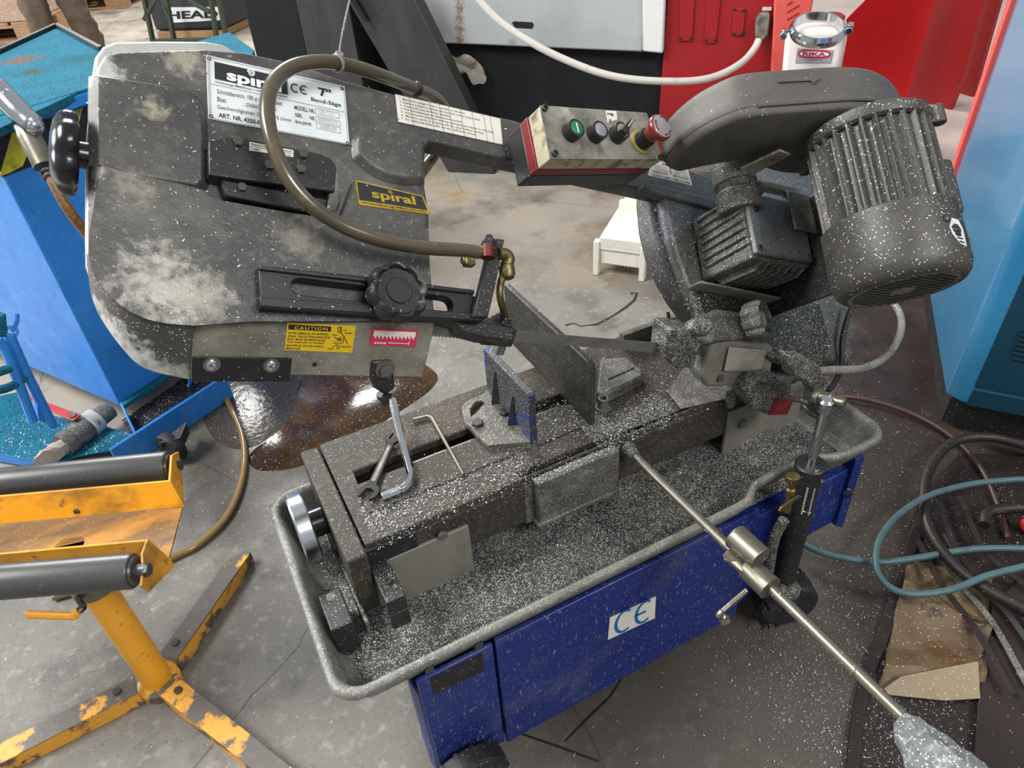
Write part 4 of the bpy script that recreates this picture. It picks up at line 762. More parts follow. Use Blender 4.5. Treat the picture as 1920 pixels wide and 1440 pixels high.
ink.done(M['red_ink'], SL, 'red_scale')

# ---- tension knob at the left end
K0 = A(127, 287, -.035); kx = -U
mb = MB(); rings = []
for s, h in ((.30, -.010), (.88, -.011), (.97, -.009), (1.0, -.004), (1.0, .003), (.93, .010), (.72, .016), (.4, .019), (.05, .020)):
    ring = []
    for k in range(60):
        a = 2 * PI * k / 60; lobe = 1 - .10 * (0.5 + .5 * math.cos(6 * a)) ** 3 * min(1, s * 1.2)
        ring.append(K0 + kx * h + (W * math.cos(a) + N * math.sin(a)) * .051 * s * lobe)
    rings.append(ring)
mb.loft(rings); KN = mb.build('tension_knob', M['gloss'], SAW, ang=50, label='glossy black lobed blade tension knob')
mb = MB(); mb.lathe(K0, U, [(.0165, .006), (.0165, .03), (.018, .045)], 28); mb.build('knob_hub', M['gloss'], KN)

# ---- left blade guide: slotted slide bar, knob, guide block and bearings
def rslot(p0, p1, h, off, n=6):
    a, b_ = A(*p0, off), A(*p1, off); e_ = (b_ - a).normalized(); q = N.cross(e_).normalized(); out = []
    for cc, a0 in ((a, 90), (b_, 270)):
        for k in range(n + 1):
            t = math.radians(a0 + 180 * k / n); out.append(cc + e_ * h * math.cos(t) + q * h * math.sin(t))
    return out
gb = [(485, 497), (700, 519), (884, 543), (888, 555), (897, 556), (905, 590), (905, 603), (700, 588), (490, 574)]
mb = MB(); mb.holed(AL(gb, .024), [rslot((563, 537), (838, 570), .0115, .024)], N * -.022)
GBAR = mb.build('guide_bar', M['plastic'], SAW, .0015)
mb = MB(); aprism(mb, [(487, 556), (700, 571), (905, 588), (905, 602), (700, 588), (490, 574)], .030, .022); mb.build('guide_bar_lip', M['plastic'], GBAR, .0015)
mb = MB(); aprism(mb, [(487, 497), (890, 543), (890, 551), (487, 505)], .029, .022); mb.build('guide_bar_lip', M['plastic'], GBAR, .0015)
def star_knob(p, ax, r, h, mat, name, capmat, lobes=8):
    mb = MB(); a, b_ = frame(ax); rings = []
    for s, z in ((.62, 0), (.88, .001), (.97, h * .2), (1.0, h * .55), (.97, h * .85), (.90, h), (.82, h * .98), (.72, h * .80), (.45, h * .78)):
        ring = []
        for k in range(lobes * 10):
            t = 2 * PI * k / (lobes * 10); u_ = (math.cos(lobes * t) + 1) / 2; q = s * (1 - .13 * (u_ ** 3) * (1 if s > .8 else 0))
            ring.append(p + ax * z + (a * math.cos(t) + b_ * math.sin(t)) * r * q)
        rings.append(ring)
    mb.loft(rings); o = mb.build(name, mat, SAW, ang=38)
    mb = MB(); mb.lathe(p + ax * h * .78, ax, [(r * .43, 0), (r * .43, h * .06), (r * .40, h * .09), (.0005, h * .09)], 28); mb.build('knob_cap', capmat, o)
    for k in range(3):
        t = 2 * PI * k / 3 + .5; q = p + ax * (h * .80) + (a * math.cos(t) + b_ * math.sin(t)) * r * .6
        mb = MB(); mb.lathe(q, ax, [(r * .085, 0), (r * .085, h * .02), (r * .03, h * .025)], 14); mb.build('knob_hole', M['khaz'], o)
    return o
kp = A(735, 556, .03)
star_knob(kp, N, .044, .032, M['plastic'], 'guide_knob', M['plastic'])
mb = MB(); mb.lathe(kp - N * .03, N, [(.016, 0), (.016, .03)], 20); mb.build('knob_washer', M['steel'], SAW)
mb = MB(); aprism(mb, [(796, 594), (905, 602), (965, 614), (962, 628), (958, 640), (905, 632), (868, 622), (858, 606)], .012, -.02); mb.build('guide_arm', M['dark'], SAW, .003)
blk = py(925, 622, YB)
mb = MB(); mb.box(blk, e * .030, YV * .021, f * .0155); GB = mb.build('guide_block', M['dark'], SAW, .003)
for s in (-1, 1):
    p = blk + e * .012 + YV * (.0095 * s) - f * .014
    mb = MB(); mb.lathe(p, -f, [(.006, -.002), (.0105, 0), (.0125, .001), (.0125, .0085), (.0115, .009), (.0115, .0095), (.0125, .010), (.0125, .0165), (.0105, .0175), (.006, .0175)], 26); mb.build('guide_bearing', M['chrome'], SAW)
    bolt(blk + e * .012 + YV * (.0125 * s) + f * .0155, f, .0095, M['dark'], SAW, 'wash')
    mb = MB(); mb.cyl(blk + e * .012 + YV * (.0125 * s) + f * .02, blk + e * .012 + YV * (.0125 * s) + f * .031, .0042); mb.build('guide_stud', M['dark'], SAW)
mb = MB(); a0, a1 = A(902, 596, .034), A(928, 450, .045); d_ = (a1 - a0).normalized(); q = U
mb.loft([[a0 - q * .016 - N * .01, a0 + q * .010 - N * .01, a0 + q * .010 + N * .004, a0 - q * .016 + N * .004], [a0.lerp(a1, .35) - q * .013 - N * .008, a0.lerp(a1, .35) + q * .012 - N * .008, a0.lerp(a1, .35) + q * .012 + N * .006, a0.lerp(a1, .35) - q * .013 + N * .006], [a1 - q * .008 - N * .008, a1 + q * .014 - N * .008, a1 + q * .014 + N * .006, a1 - q * .008 + N * .006]])
mb.build('coolant_post', M['jawdark'] if 'jawdark' in M else M['dark'], SAW, .0015)
# coolant fittings on the post
f0 = A(913, 468, .055)
mb = MB(); mb.lathe(A(917, 484, .05), W * .9 + U * .15 - N * .05, [(.010, 0), (.0125, .003), (.0125, .024), (.010, .030), (.006, .031), (.006, .037), (.005, .039)], 6); TAP = mb.build('coolant_tap', M['dark'], SAW)
mb = MB(); mb.lathe(A(914, 486, .055), W + U * .1, [(.0095, .002), (.0095, .022)], 14); mb.build('tap_red_insert', M['redlab'], TAP, label='red tap insert')
mb = MB(); mb.lathe(A(901, 473, .05), U * -1, [(.010, -.012), (.010, 0), (.0085, .002), (.0105, .004), (.0085, .007), (.0105, .009), (.0085, .012)], 18); mb.build('hose_barb', M['brass'], SAW)
mb = MB(); mb.box(A(879, 492, .055), U * .008, W * .006, N * .007); mb.lathe(A(866, 488, .055), U, [(.006, 0), (.006, .012)], 12); mb.build('hose_clip', M['brass'], SAW, .0015)
bolt(A(882, 494, .062), N, .0045, M['bolt'], SAW, 'hex')
mb = MB(); mb.tube([A(934, 476, .05), A(948, 477, .05), A(954, 487, .048), A(947, 500, .045)], .0095, 14, 5); mb.lathe(A(949, 496, .045), -W, [(.008, 0), (.0125, .004), (.0125, .016), (.010, .022), (.006, .024)], 18); mb.build('coolant_elbow', M['brass'], SAW)
mb = MB(); mb.tube([A(945, 513, .044), A(938, 535, .036), A(938, 560, .028), blk + e * .012 + f * .03], .0058, 12, 6); mb.build('coolant_nozzle', M['brass'], SAW)

# ---- coolant hose loop and its cable tie
hp = [A(897, 473, .05), A(860, 469, .05), A(800, 465, .05), A(735, 455, .05), (A(690, 443, .05)), A(635, 420, .05), A(580, 382, .055), A(535, 325, .06), A(508, 255, .062), A(501, 200, .06), A(513, 155, .056), A(548, 126, .05), A(600, 116, .043), A(650, 122, .03), A(705, 138, .012), A(770, 163, -.03), A(815, 183, -.07), A(835, 215, -.10), A(820, 280, -.10), A(800, 310, -.09), A(770, 350, -.08)]
mb = MB(); mb.tube(hp, .0102, 16, 7); HOSE = mb.build('coolant_hose', M['hose'], SAW, ang=80, label='brown translucent coolant hose looping over the arm')
tp = A(632, 119, .036); td = (hp[13] - hp[12]).normalized()
mb = MB(); mb.torus(tp, td + W * .25, .0115, .0018, 28, 6, 1.6); mb.box(tp + W * .013 + N * .002 + U * .003, U * .005, W * .004, N * .004); mb.tube([tp + W * .013 + U * .004, tp + W * .05 + U * .012 - N * .004, tp + W * .10 + U * .022 + N * .01, tp + W * .16 + U * .034 + N * .03, tp + W * .23 + U * .045 + N * .06], .0017, 6, 6)
mb.build('cable_tie', M['greyh'], SAW, label='grey cable tie with a long tail round the hose')
mb = MB(); mb.torus(A(781, 167, -.036), hp[16] - hp[14], .0108, .0022, 20, 6, 1.5); mb.build('hose_band', M['rubber'], SAW)

# ---- control box
CB = part('control_box', SAW, 'grimy grey and red push button control box')
face = [(1012, 197), (1213, 211), (1245, 299), (1032, 298)]
ft = AL(face, .1)
def ring_in(k, off): 
    cen = sum(ft, O0) / 4; return [cen + (p - cen) * k + N * off for p in ft]
mb = MB(); mb.prism(ft, N * -.002); mb.build('control_panel', M['ctop'], CB, .004, 3)
mb = MB(); mb.prism(ring_in(.995, -.002), N * -.034); mb.build('control_lid', M['cside'], CB, .003, 3)
mb = MB(); mb.prism(ring_in(1.01, -.036), N * -.020); mb.build('red_band', M['cred'], CB, .002, 2)
mb = MB(); mb.prism(ring_in(1.0, -.056), N * -.042); mb.build('control_base', M['plastic'], CB, .003, 2)
def c7(x, y, off=.1): return A(940 + x / 6, 180 + y / 6, off)
for q in ((478, 145), (592, 655), (1790, 692)): inst(('boxscrew',), 'screw', capscrew, M['bolt'], CB, axis_matrix(c7(*q), N, .0058))
def button(base, r, h, capm, name):
    mb = MB(); p = c7(*base); mb.lathe(p, N, [(r * 1.02, 0), (r * 1.02, h * .8), (r, h), (r * .8, h), (r * .78, h * .92), (.001, h * .92)], 32); o = mb.build(name, M['plastic'], CB, ang=40)
    mb = MB(); mb.lathe(p + N * h * .92, N, [(r * .76, 0), (r * .76, h * .09), (r * .7, h * .12), (.001, h * .12)], 32); mb.build('button_cap', capm, o); return o, p
o, p = button((772, 425), .0158, .019, M['green'], 'start_button')
ink = Ink(); ink.line(p + N * .0198 + W * .008 - U * .001, p + N * .0198 - W * .0085 + U * .001, .0026, N, .0004); ink.done(M['white'], o, 'button_mark')
button((1040, 442), .0158, .019, M['estopcap'], 'stop_button')
o, p = button((1285, 448), .0158, .019, M['ctop'], 'selector_switch')
mb = MB(); d_ = (W * .75 + U * .62).normalized(); q_ = N.cross(d_).normalized(); mb.prism([p + N * .02 + d_ * .018 + q_ * .003, p + N * .02 + d_ * .018 - q_ * .003, p + N * .02 - d_ * .017 - q_ * .007, p + N * .02 - d_ * .017 + q_ * .007], N * .014); mb.build('selector_lever', M['plastic'], o, .0015)
Ink().line(p + N * .0345 + d_ * .016, p + N * .0345 - d_ * .004, .0028, N).done(M['inkgrey'], o, 'lever_mark')
pe = c7(1565, 520)
mb = MB(); mb.lathe(pe, N, [(.022, 0), (.022, .002), (.020, .003)], 36); mb.build('yellow_ring', M['yelplast'], CB)
mb = MB(); mb.lathe(pe, N, [(.0165, .002), (.0165, .020), (.013, .022), (.013, .026)], 32); mb.build('stop_collar', M['plastic'], CB)
mb = MB(); mb.lathe(pe + N * .024, N, [(.014, 0), (.0155, .008), (.020, .016), (.0235, .021), (.0235, .027), (.0215, .030), (.0205, .0305)], 40); ES = mb.build('emergency_stop', M['estop'], CB, ang=60, label='red mushroom emergency stop button')
mb = MB(); mb.lathe(pe + N * .0545, N, [(.0203, 0), (.018, .0012), (.001, .0016)], 36); mb.build('stop_cap', M['estopcap'], ES)
ink = Ink()
for a0 in (40, 160, 280):
    pr = None
    for k in range(9):
        a = math.radians(a0 + 8 * k); p = pe + N * .0560 + (U * math.cos(a) + W * math.sin(a)) * .0168
        if pr: ink.line(pr, p, .0018, N)
        pr = p
    a = math.radians(a0 - 6); ink.quad([pe + N * .0560 + (U * math.cos(a) + W * math.sin(a)) * .0168, pe + N * .056 + (U * math.cos(a + .16) + W * math.sin(a + .16)) * .0198, pe + N * .056 + (U * math.cos(a + .16) + W * math.sin(a + .16)) * .0138], N)
ink.done(M['ink'], ES, 'arrow_print')
for k, (a, b_, c2_, d2) in enumerate((((650, 125), (770, 132), (790, 215), (672, 270)), ((915, 145), (1035, 152), (1052, 250), (940, 265)), ((1175, 165), (1290, 172), (1305, 265), (1195, 300)), ((1420, 185), (1530, 192), (1545, 268), (1440, 270)))):
    mb = MB(); mb.prism([c7(*a, .1), c7(*b_, .1), c7(*c2_, .1), c7(*d2, .1)], N * .0006); t = mb.build('legend_plate', M['paper'] if k == 2 else M['ctop'], CB)
    if k == 2: Ink().t('Hg', c7(1195, 222, .1007), c7(1262, 226, .1007), c7(1192, 188, .1007), .03).t('0', c7(1212, 298, .1007), c7(1236, 300, .1007), c7(1210, 258, .1007), .02).done(M['ink'], t)

# ---- drive end: wheel housing, gearbox, belt cover, motor
HOUS = [(1192, 352), (1190, 390), (1195, 440), (1207, 490), (1226, 535), (1246, 570), (1275, 610), (1310, 640), (1360, 655), (1430, 668), (1500, 690), (1545, 706), (1560, 690), (1556, 660), (1566, 640), (1552, 610), (1556, 580), (1545, 540), (1520, 420), (1480, 330), (1340, 318)]
mb = MB(); hb = AL(HOUS, -.095); hc = sum(hb, O0) / len(hb); hf = [hc + (p - hc) * .93 + N * .068 for p in hb]; mb.loft([hb, [hc + (p - hc) * 1.0 + N * .045 for p in hb], hf]); HSG = mb.build('drive_wheel_housing', M['cast'], SAW, .008, 3)
mb = MB(); aprism(mb, [(1242, 366), (1252, 420), (1268, 480), (1290, 540), (1315, 590), (1345, 625), (1420, 640), (1500, 655), (1530, 640), (1525, 560), (1500, 420), (1420, 350), (1330, 385)], -.012, -.04); mb.build('housing_dome', M['cast'], HSG, .012, 4)
mb = MB(); aprism(mb, [(1206, 352), (1240, 366), (1335, 392), (1345, 384), (1340, 372), (1206, 340)], -.006, -.03); mb.build('housing_flange', M['cast'], HSG, .004, 3)
mb = MB(); aprism(mb, [(1300, 545), (1345, 540), (1400, 545), (1440, 560), (1540, 565), (1552, 610), (1562, 645), (1540, 700), (1470, 680), (1400, 655), (1330, 640)], -.004, -.03); SLUDGE = mb.build('chip_caked_plate', M['sludge'], SAW, .012, 3)
gu0, gu1, gw0, gw1, gn = .717, .898, .132, .258, .12
mb = MB(); mb.prism([W3(gu0, gw0 - .006, -.01), W3(gu1, gw0 - .006, -.01), W3(gu1, gw1, -.01), W3(gu0, gw1, -.01)], N * (gn + .004)); 
GBX = mb.build('gearbox', M['dusty'], SAW, .006, 3)
for k in range(7):                                    # cooling fins on the left flank
    w_ = gw0 + .012 + k * .0165
    mb = MB(); mb.prism([W3(gu0, w_, .004), W3(gu0 - .007, w_ + .003, .01), W3(gu0 - .007, w_ + .009, gn - .012), W3(gu0, w_ + .011, gn - .004)], W * .0042); mb.build('cooling_fin', M['dusty'], GBX, .0012)
for k in range(7):                                    # and on its underside
    u_ = gu0 + .028 + k * .022
    mb = MB(); mb.prism([W3(u_, gw0 - .006, .0), W3(u_, gw0 - .020, .012), W3(u_ + .004, gw0 - .020, gn - .03), W3(u_ + .004, gw0 - .006, gn - .008)], U * .006); mb.build('cooling_fin', M['dusty'], GBX, .0015)
mb = MB(); mb.prism([W3(gu0 + .004, gw0 + .002, gn - .006), W3(gu1 - .002, gw0 + .002, gn - .006), W3(gu1 - .002, gw1, gn - .006), W3(gu0 + .004, gw1, gn - .006)], N * .010); mb.build('gearbox_cover', M['gcover'], GBX, .003)
for q in ((gu0 + .014, gw1 - .008), (gu1 - .012, gw1 - .008), (gu1 - .012, gw0 + .012), (gu0 + .014, gw0 + .012)): bolt(W3(*q, gn + .004), N, .0062, M['bolt'], GBX, 'hex')
mb = MB(); mb.lathe(W3(gu0 + .026, gw1 - .034, gn + .004), N, [(.006, 0), (.006, .004), (.004, .005)], 14); mb.build('oil_plug', M['rubber'], GBX)
nk = W3(gu0 + .020, gw1 - .03, .095)
mb = MB(); mb.lathe(nk, W, [(.044, 0), (.042, .04), (.036, .046), (.036, .058), (.041, .060), (.041, .12)], 32); mb.build('gearbox_neck', M['dusty'], GBX, .001)
mb = MB(); mb.box(nk + W * .034 + N * .040 + U * .004, U * .013, W * .013, N * .007); mb.build('neck_boss', M['dusty'], GBX, .003)
mb = MB(); mb.prism([W3(.665, .104, -.005), W3(.93, .088, -.005), W3(.93, .093, -.005), W3(.665, .109, -.005)], N * .034); mb.build('housing_ledge', M['castworn'], SAW, .004)
# motor plate, strut
mb = MB(); mb.prism([W3(.905, .06, -.02), W3(.905, .27, -.02), W3(.905, .27, .25), W3(.905, .06, .25)], U * .008); mb.build('motor_plate', M['dark'], SAW, .003)
mb = MB(); bp_ = lambda x, y: pp(x, y, W3(0, .268, 0), W); mb.prism([bp_(1388, 318), (bp_(1462, 283)), bp_(1484, 291), bp_(1410, 330)], W * .005); mb.prism([A(1390, 330, .125), A(1500, 353, .125), A(1506, 385, .125), A(1484, 380, .125), A(1480, 360, .125), A(1392, 342, .125)], N * -.02); mb.prism([W3(.835, .19, .135), W3(.905, .19, .135), W3(.905, .272, .135), W3(.835, .272, .135)], N * .005); mb.build('motor_bracket', M['castworn'], SAW, .002)
bolt(bp_(1450, 297), -W, .004, M['bolt'], SAW, 'hex')
# belt cover
def Bw(x, y, w): P = pp(x, y, W3(0, w, 0), W); r = uwn(P); return r[0], r[2]
bo = [(.588, .075), (.560, .083), (.543, .126), (.537, .182), (.548, .232), (.572, .268), (.648, .312), (.731, .355), (.796, .372), (.867, .364), (.911, .342), (.935, .30), (.930, .235), (.885, .178), (.82, .152), (.74, .150), (.67, .145), (.625, .112)]
bs = smooth_path([Vector((a, b_, 0)) for a, b_ in bo + bo[:1]], 5)[:-1]
mu, mn = .70, .235
def bring(w, k): return [W3(mu + (p.x - mu) * k, w, mn + (p.y - mn) * k) for p in bs]
bw0 = .296
mb = MB(); mb.loft([bring(bw0, .93), bring(bw0 + .003, .965), bring(bw0 + .009, .988), bring(bw0 + .016, .994)]); BC = mb.build('belt_cover', M['cover'], SAW, ang=60, label='dark moulded belt cover with embossed arrow')
mb = MB(); mb.loft([bring(bw0 + .016, 1.0), bring(bw0 + .018, 1.006), bring(bw0 + .030, 1.006), bring(bw0 + .032, .999), bring(bw0 + .062, .992), bring(bw0 + .074, .974), bring(bw0 + .080, .945), bring(bw0 + .082, .85)]); mb.build('belt_cover_lid', M['cover'], BC, ang=50)
seg = [p for p in bs if p.y > .27 and .58 < p.x < .80]
mb = MB(); mb.tube([W3(mu + (p.x - mu) * 1.004, bw0 + .0155, mn + (p.y - mn) * 1.004) for p in seg], .0036, 8, 0); mb.build('cover_hinge', M['cover'], BC)
def wallpt(x, y, off): P = pp(x, y, W3(.64, 0, .355 + off), (N * .86 - U * .46).normalized()); return P
nb = (N * .875 - U * .48).normalized()
ap = [(1457, 143), (1519, 139), (1518, 133), (1538, 143), (1522, 154), (1520, 148), (1458, 151)]
# arrow embossed on the rim wall: carried on the wall between two outline points
wa, wb = W3(.606, 0, .336) - (N - U) * .0, W3(.688, 0, .374); wn = (wb - wa).normalized(); wq = W; nn_ = wn.cross(wq).normalized()
if nn_.dot(CAM - wa) < 0: nn_ = -nn_
def wall(x, y):                                       # where a line of sight meets the rim wall
    best = None; R0 = bring(bw0, .993); d = ray(x, y)
    for i in range(len(R0)):
        a_, b_ = R0[i], R0[(i + 1) % len(R0)]; t = (b_ - a_); n_2 = t.cross(W).normalized()
        if abs(d.dot(n_2)) < 1e-6: continue
        s_ = (a_ - CAM).dot(n_2) / d.dot(n_2); P = CAM + d * s_; q = (P - a_).dot(t) / t.dot(t)
        if 0 <= q <= 1 and (best is None or s_ < best[0]): best = (s_, P, n_2 if n_2.dot(CAM - P) > 0 else -n_2)
    return best[1], best[2]
def dense(pts, n=5): return [Vector((pts[i][0], pts[i][1], 0)).lerp(Vector((pts[(i + 1) % len(pts)][0], pts[(i + 1) % len(pts)][1], 0)), k / n) for i in range(len(pts)) for k in range(n)]
wl = [wall(p.x, p.y + 5) for p in dense(ap)]
mb = MB(); mb.prism([p + n_ * .0032 for p, n_ in wl], O0, [p - n_ * .004 for p, n_ in wl]); mb.build('embossed_arrow', M['cover'], BC, .0006)
# motor
mc = lambda w: W3(.79, w, .33)
MT = part('motor', SAW, 'dark ribbed electric motor speckled with chips')
mb = MB(); prof = []
NF = 28
for w_ in (.098, .262):
    ring = []
    for k in range(NF * 8):
        a = 2 * PI * k / (NF * 8); ph = (k % 8); r = (.0985, .0985, .0935, .0890, .0880, .0880, .0890, .0935)[ph]; ring.append(mc(w_) + (U * math.cos(a) + N * math.sin(a)) * r)
    prof.append(ring)
mb.loft(prof); MBODY = mb.build('motor_ribs', M['motor'], MT, ang=25)
mb = MB(); mb.lathe(mc(.258), W, [(.094, 0), (.099, .004), (.101, .012), (.101, .020), (.092, .026), (.05, .028)], 56); mb.build('motor_end_shield', M['motor'], MT)
mb = MB(); mb.lathe(mc(.112), -W, [(.100, 0), (.1035, .002), (.105, .06), (.105, .095), (.101, .110), (.093, .119), (.086, .1215), (.085, .1205), (.01, .1205)], 64); FC = mb.build('fan_cover', M['motor'], MT, ang=40)
mb = MB(); mb.lathe(mc(.112 - .1195), -W, [(.001, 0), (.084, 0), (.084, .0012), (.001, .0012)], 48); mb.build('grille_plate', M['castworn'], FC)
mb = MB(); q0 = mc(.112 - .1210)
for i in range(-9, 10):
    for j in range(-9, 10):
        du, dn = i * .0088 + (.0044 if j % 2 else 0), j * .0088
        if .018 < math.hypot(du, dn) < .078: mb.box(q0 + U * du + N * dn, U * .0021, N * .0026, W * .0006)
mb.build('fan_grille', M['khaz'], FC, label='rows of dark ventilation slots')
mb = MB(); a = .35; dr = U * math.cos(a) + N * math.sin(a); mb.box(mc(.16) + dr * .105, dr * .022, dr.cross(W) * .038, W * .05); mb.build('terminal_box', M['motor'], MT, .008, 3)
for a in (1.147, 4.43, 5.9):
    dr = U * math.cos(a) + N * math.sin(a)
    mb = MB(); mb.lathe(mc(.248) + dr * .107, W, [(.009, 0), (.011, .002), (.011, .03), (.008, .033)], 14); mb.box(mc(.262) + dr * .100, dr * .008, dr.cross(W) * .010, W * .012); mb.build('motor_lug', M['motor'], MT, .001)
# plate on the fan cover
def on_mot(x, y, r=.1056):
    axm = W; d = ray(x, y); o = CAM - mc(0); dp = d - axm * d.dot(axm); op = o - axm * o.dot(axm)
    a_, b_, c_ = dp.dot(dp), 2 * dp.dot(op), op.dot(op) - r * r; return CAM + d * ((-b_ - math.sqrt(max(0, b_ * b_ - 4 * a_ * c_))) / (2 * a_))
pq = [on_mot(x, y) for x, y in ((1784, 408), (1797, 412), (1806, 430), (1813, 462), (1800, 456), (1787, 440), (1780, 425))]
mb = MB(); mb.face(pq); MP = mb.build('motor_plate_label', M['label'], FC)
ink = Ink(); nl = (CAM - pq[0]).normalized()
for k in range(5): ink.line(on_mot(1785 + k * 3.5, 424 + k * 7, .1064), on_mot(1797 + k * 3, 427 + k * 7, .1064), .0018, nl, .0003)
ink.done(M['ink'], MP, 'plate_print')
bolt(on_mot(1776, 411, .105), (on_mot(1776, 411) - mc(.1)).normalized(), .005, M['bolt'], FC, 'pan', 'screw')

# ---- right blade guide
mb = MB(); aprism(mb, [(1304, 604), (1345, 578), (1400, 585), (1452, 602), (1456, 628), (1400, 634), (1330, 642), (1308, 634)], .022, -.02); RG = mb.build('right_guide_bar', M['dusty'], SAW, .008, 3)
mb = MB(); aprism(mb, [(1300, 598), (1318, 588), (1336, 594), (1342, 612), (1332, 626), (1312, 628), (1299, 616)], .036, .01); mb.build('guide_boss', M['dusty2'], SAW, .006, 3)
star_knob(A(1400, 606, .022), (N * .95 + U * .3).normalized(), .040, .040, M['dusty'], 'right_guide_knob', M['castgrey'], 8)
blk2 = py(1277, 655, YB)
mb = MB(); mb.prism([py(x, y, .838) for x, y in ((1256, 616), (1302, 622), (1320, 642), (1308, 662), (1302, 690), (1270, 692), (1248, 674), (1252, 640))], YV * .05); mb.box(blk2 + f * .024 + YV * .012, e * .024, YV * .024, f * .008); mb.build('right_guide_block', M['dusty2'], SAW, .004)
for s in (-1, 1):
    p = blk2 + e * .024 + YV * (.0105 * s) - f * .012
    mb = MB(); mb.lathe(p, -f, [(.006, -.01), (.010, 0), (.011, .001), (.011, .017), (.009, .018), (.004, .018)], 24); mb.build('guide_bearing', M['steel'], SAW)
cvp = [(1335, 637), (1395, 640), (1452, 650), (1450, 684), (1441, 722), (1326, 728), (1314, 706), (1330, 668)]
mb = MB(); mb.prism([py(x, y, .842) for x, y in cvp], YV * .05); GC = mb.build('blade_cover', M['plate'], SAW, .009, 3)
mb = MB(); P = [(1366, 650), (1438, 656), (1426, 697), (1356, 697)]; mb.prism([py(x, y, .842) for x, y in P], nY * .006, [py(x * .97 + 42, y * .96 + 27, .835) for x, y in P]); mb.build('cover_window', M['window'], GC, .002)
for q in ((1350, 708), (1398, 708)): bolt(py(*q, .841), nY, .0085, M['dusty2'], GC, 'hex')
mb = MB(); mb.lathe(py(1372, 728, .86), v3(.05, -.05, -1), [(.010, 0), (.012, .01), (.012, .035), (.008, .05)], 14); mb.build('brush_stub', M['dusty2'], SAW)
# limit switch with red tag
mb = MB(); mb.prism([py(x, y, .80) for x, y in ((1402, 742), (1418, 714), (1455, 706), (1488, 728), (1492, 752), (1478, 778), (1438, 779), (1410, 766))], YV * .06); LS = mb.build('limit_switch', M['dusty2'], SAW, .008, 3)
mb = MB(); mb.prism([py(x, y, .7995) for x, y in ((1440, 778), (1454, 747), (1488, 748), (1476, 777))], nY * .0008); mb.build('red_tag', M['redlab'], LS, label='dull red tag')
# hoses at the drive end
mb = MB(); mb.tube([py(1490, 700, .74), py(1560, 694, .74), py(1620, 690, .76), py(1665, 665, .80), py(1688, 625, .86), py(1688, 590, .92), py(1670, 560, .98)], .0085, 12, 7); mb.build('drain_hose', M['greyh'], SAW, ang=80)
mb = MB(); mb.tube([py(1600, 570, .92), py(1588, 600, .90), py(1579, 640, .87), py(1578, 680, .84), py(1568, 712, .80), py(1552, 735, .78)], .0062, 12, 7); mb.build('motor_cable', M['rubber'], SAW, ang=80)
mb = MB(); mb.tube([py(1252, 585, 1.0), py(1254, 600, .99), py(1250, 615, .98)], .004, 8, 5); mb.build('guide_pipe', M['dark'], SAW)

# ================================================================== TOOLS ON THE BED
ht = BZ + .003
WR = thing('open_end_wrench', 'dark double open-end wrench lying across the slot of the saw bed', 'wrench', pz(715, 870, ht))
a_, b_ = pz(694, 921, ht + .004), pz(737, 826, ht + .004); d_ = (b_ - a_).normalized(); q_ = ZV.cross(d_)
def jaw_out(cen, dirv, r, op):
    qv = ZV.cross(dirv); out = []
    for k in range(25):
        t = math.radians(35 + 290 * k / 24); out.append(cen + dirv * r * math.cos(t) * 1.05 + qv * r * math.sin(t))
    out += [cen + dirv * r * .72 - qv * op, cen - dirv * r * .25 - qv * op * .95, cen - dirv * r * .42, cen - dirv * r * .25 + qv * op * .95, cen + dirv * r * .72 + qv * op]; return out
rot = Matrix.Rotation(math.radians(-15), 3, 'Z')
mb = MB(); mb.prism(jaw_out(a_ - d_ * .006, rot @ -d_, .021, .0098), v3(0, 0, .006)); mb.build('wrench_jaw', M['wrench'], WR, .001)
mb = MB(); mb.prism(jaw_out(b_ + d_ * .003, rot @ d_, .0165, .0075), v3(0, 0, .006)); mb.build('wrench_jaw', M['wrench'], WR, .001)
mb = MB(); z0 = v3(0, 0, .0005); mb.prism([a_ + d_ * .012 - q_ * .0095 + z0, b_ - d_ * .012 - q_ * .0075 + z0, b_ - d_ * .012 + q_ * .0075 + z0, a_ + d_ * .012 + q_ * .0095 + z0], v3(0, 0, .005)); mb.build('wrench_shank', M['wrench'], WR, .0012)
mb = MB(); z1 = v3(0, 0, .0055); mb.prism([a_ + d_ * .022 - q_ * .0045 + z1, b_ - d_ * .022 - q_ * .0035 + z1, b_ - d_ * .022 + q_ * .0035 + z1, a_ + d_ * .022 + q_ * .0045 + z1], v3(0, 0, .0006)); mb.build('shank_panel', M['bolt'], WR, .0003)
def hexkey(name, pts, r, label, mat):
    t = thing(name, label, 'hex key', pts[1])
    P = [pts[0].lerp(pts[1], 0), pts[1] + (pts[0] - pts[1]).normalized() * r * 3.2]; cor = [pts[1] + (pts[0] - pts[1]).normalized() * r * 3.2 * k + (pts[2] - pts[1]).normalized() * r * 3.2 * (1 - math.sqrt(max(0, 1 - (1 - k) ** 2))) for k in (.6, .3, .1)]
    c0_ = pts[1]; u1, u2 = (pts[0] - c0_).normalized(), (pts[2] - c0_).normalized(); R = r * 3.4; mid = [c0_ + u1 * R * (1 - math.sin(s)) + u2 * R * (1 - math.cos(s)) for s in [k * PI / 12 for k in range(7)]]
    mb = MB(); mb.tube([pts[0]] + mid, r, 6, 0); mb.build('long_arm', mat, t, .0004, ang=25)
    mb = MB(); mb.tube([mid[-1], pts[2]], r, 6, 0); mb.build('short_arm', mat, t, .0004, ang=25)
    return t
kz = ht + .0072
hexkey('hex_key', [pz(735, 749, kz + .045), pz(776, 908, kz), pz(716, 932, kz)], .0085, 'thick shiny hex key lying on the saw bed beside the wrench', M['chrome'])
kz = ht + .0032
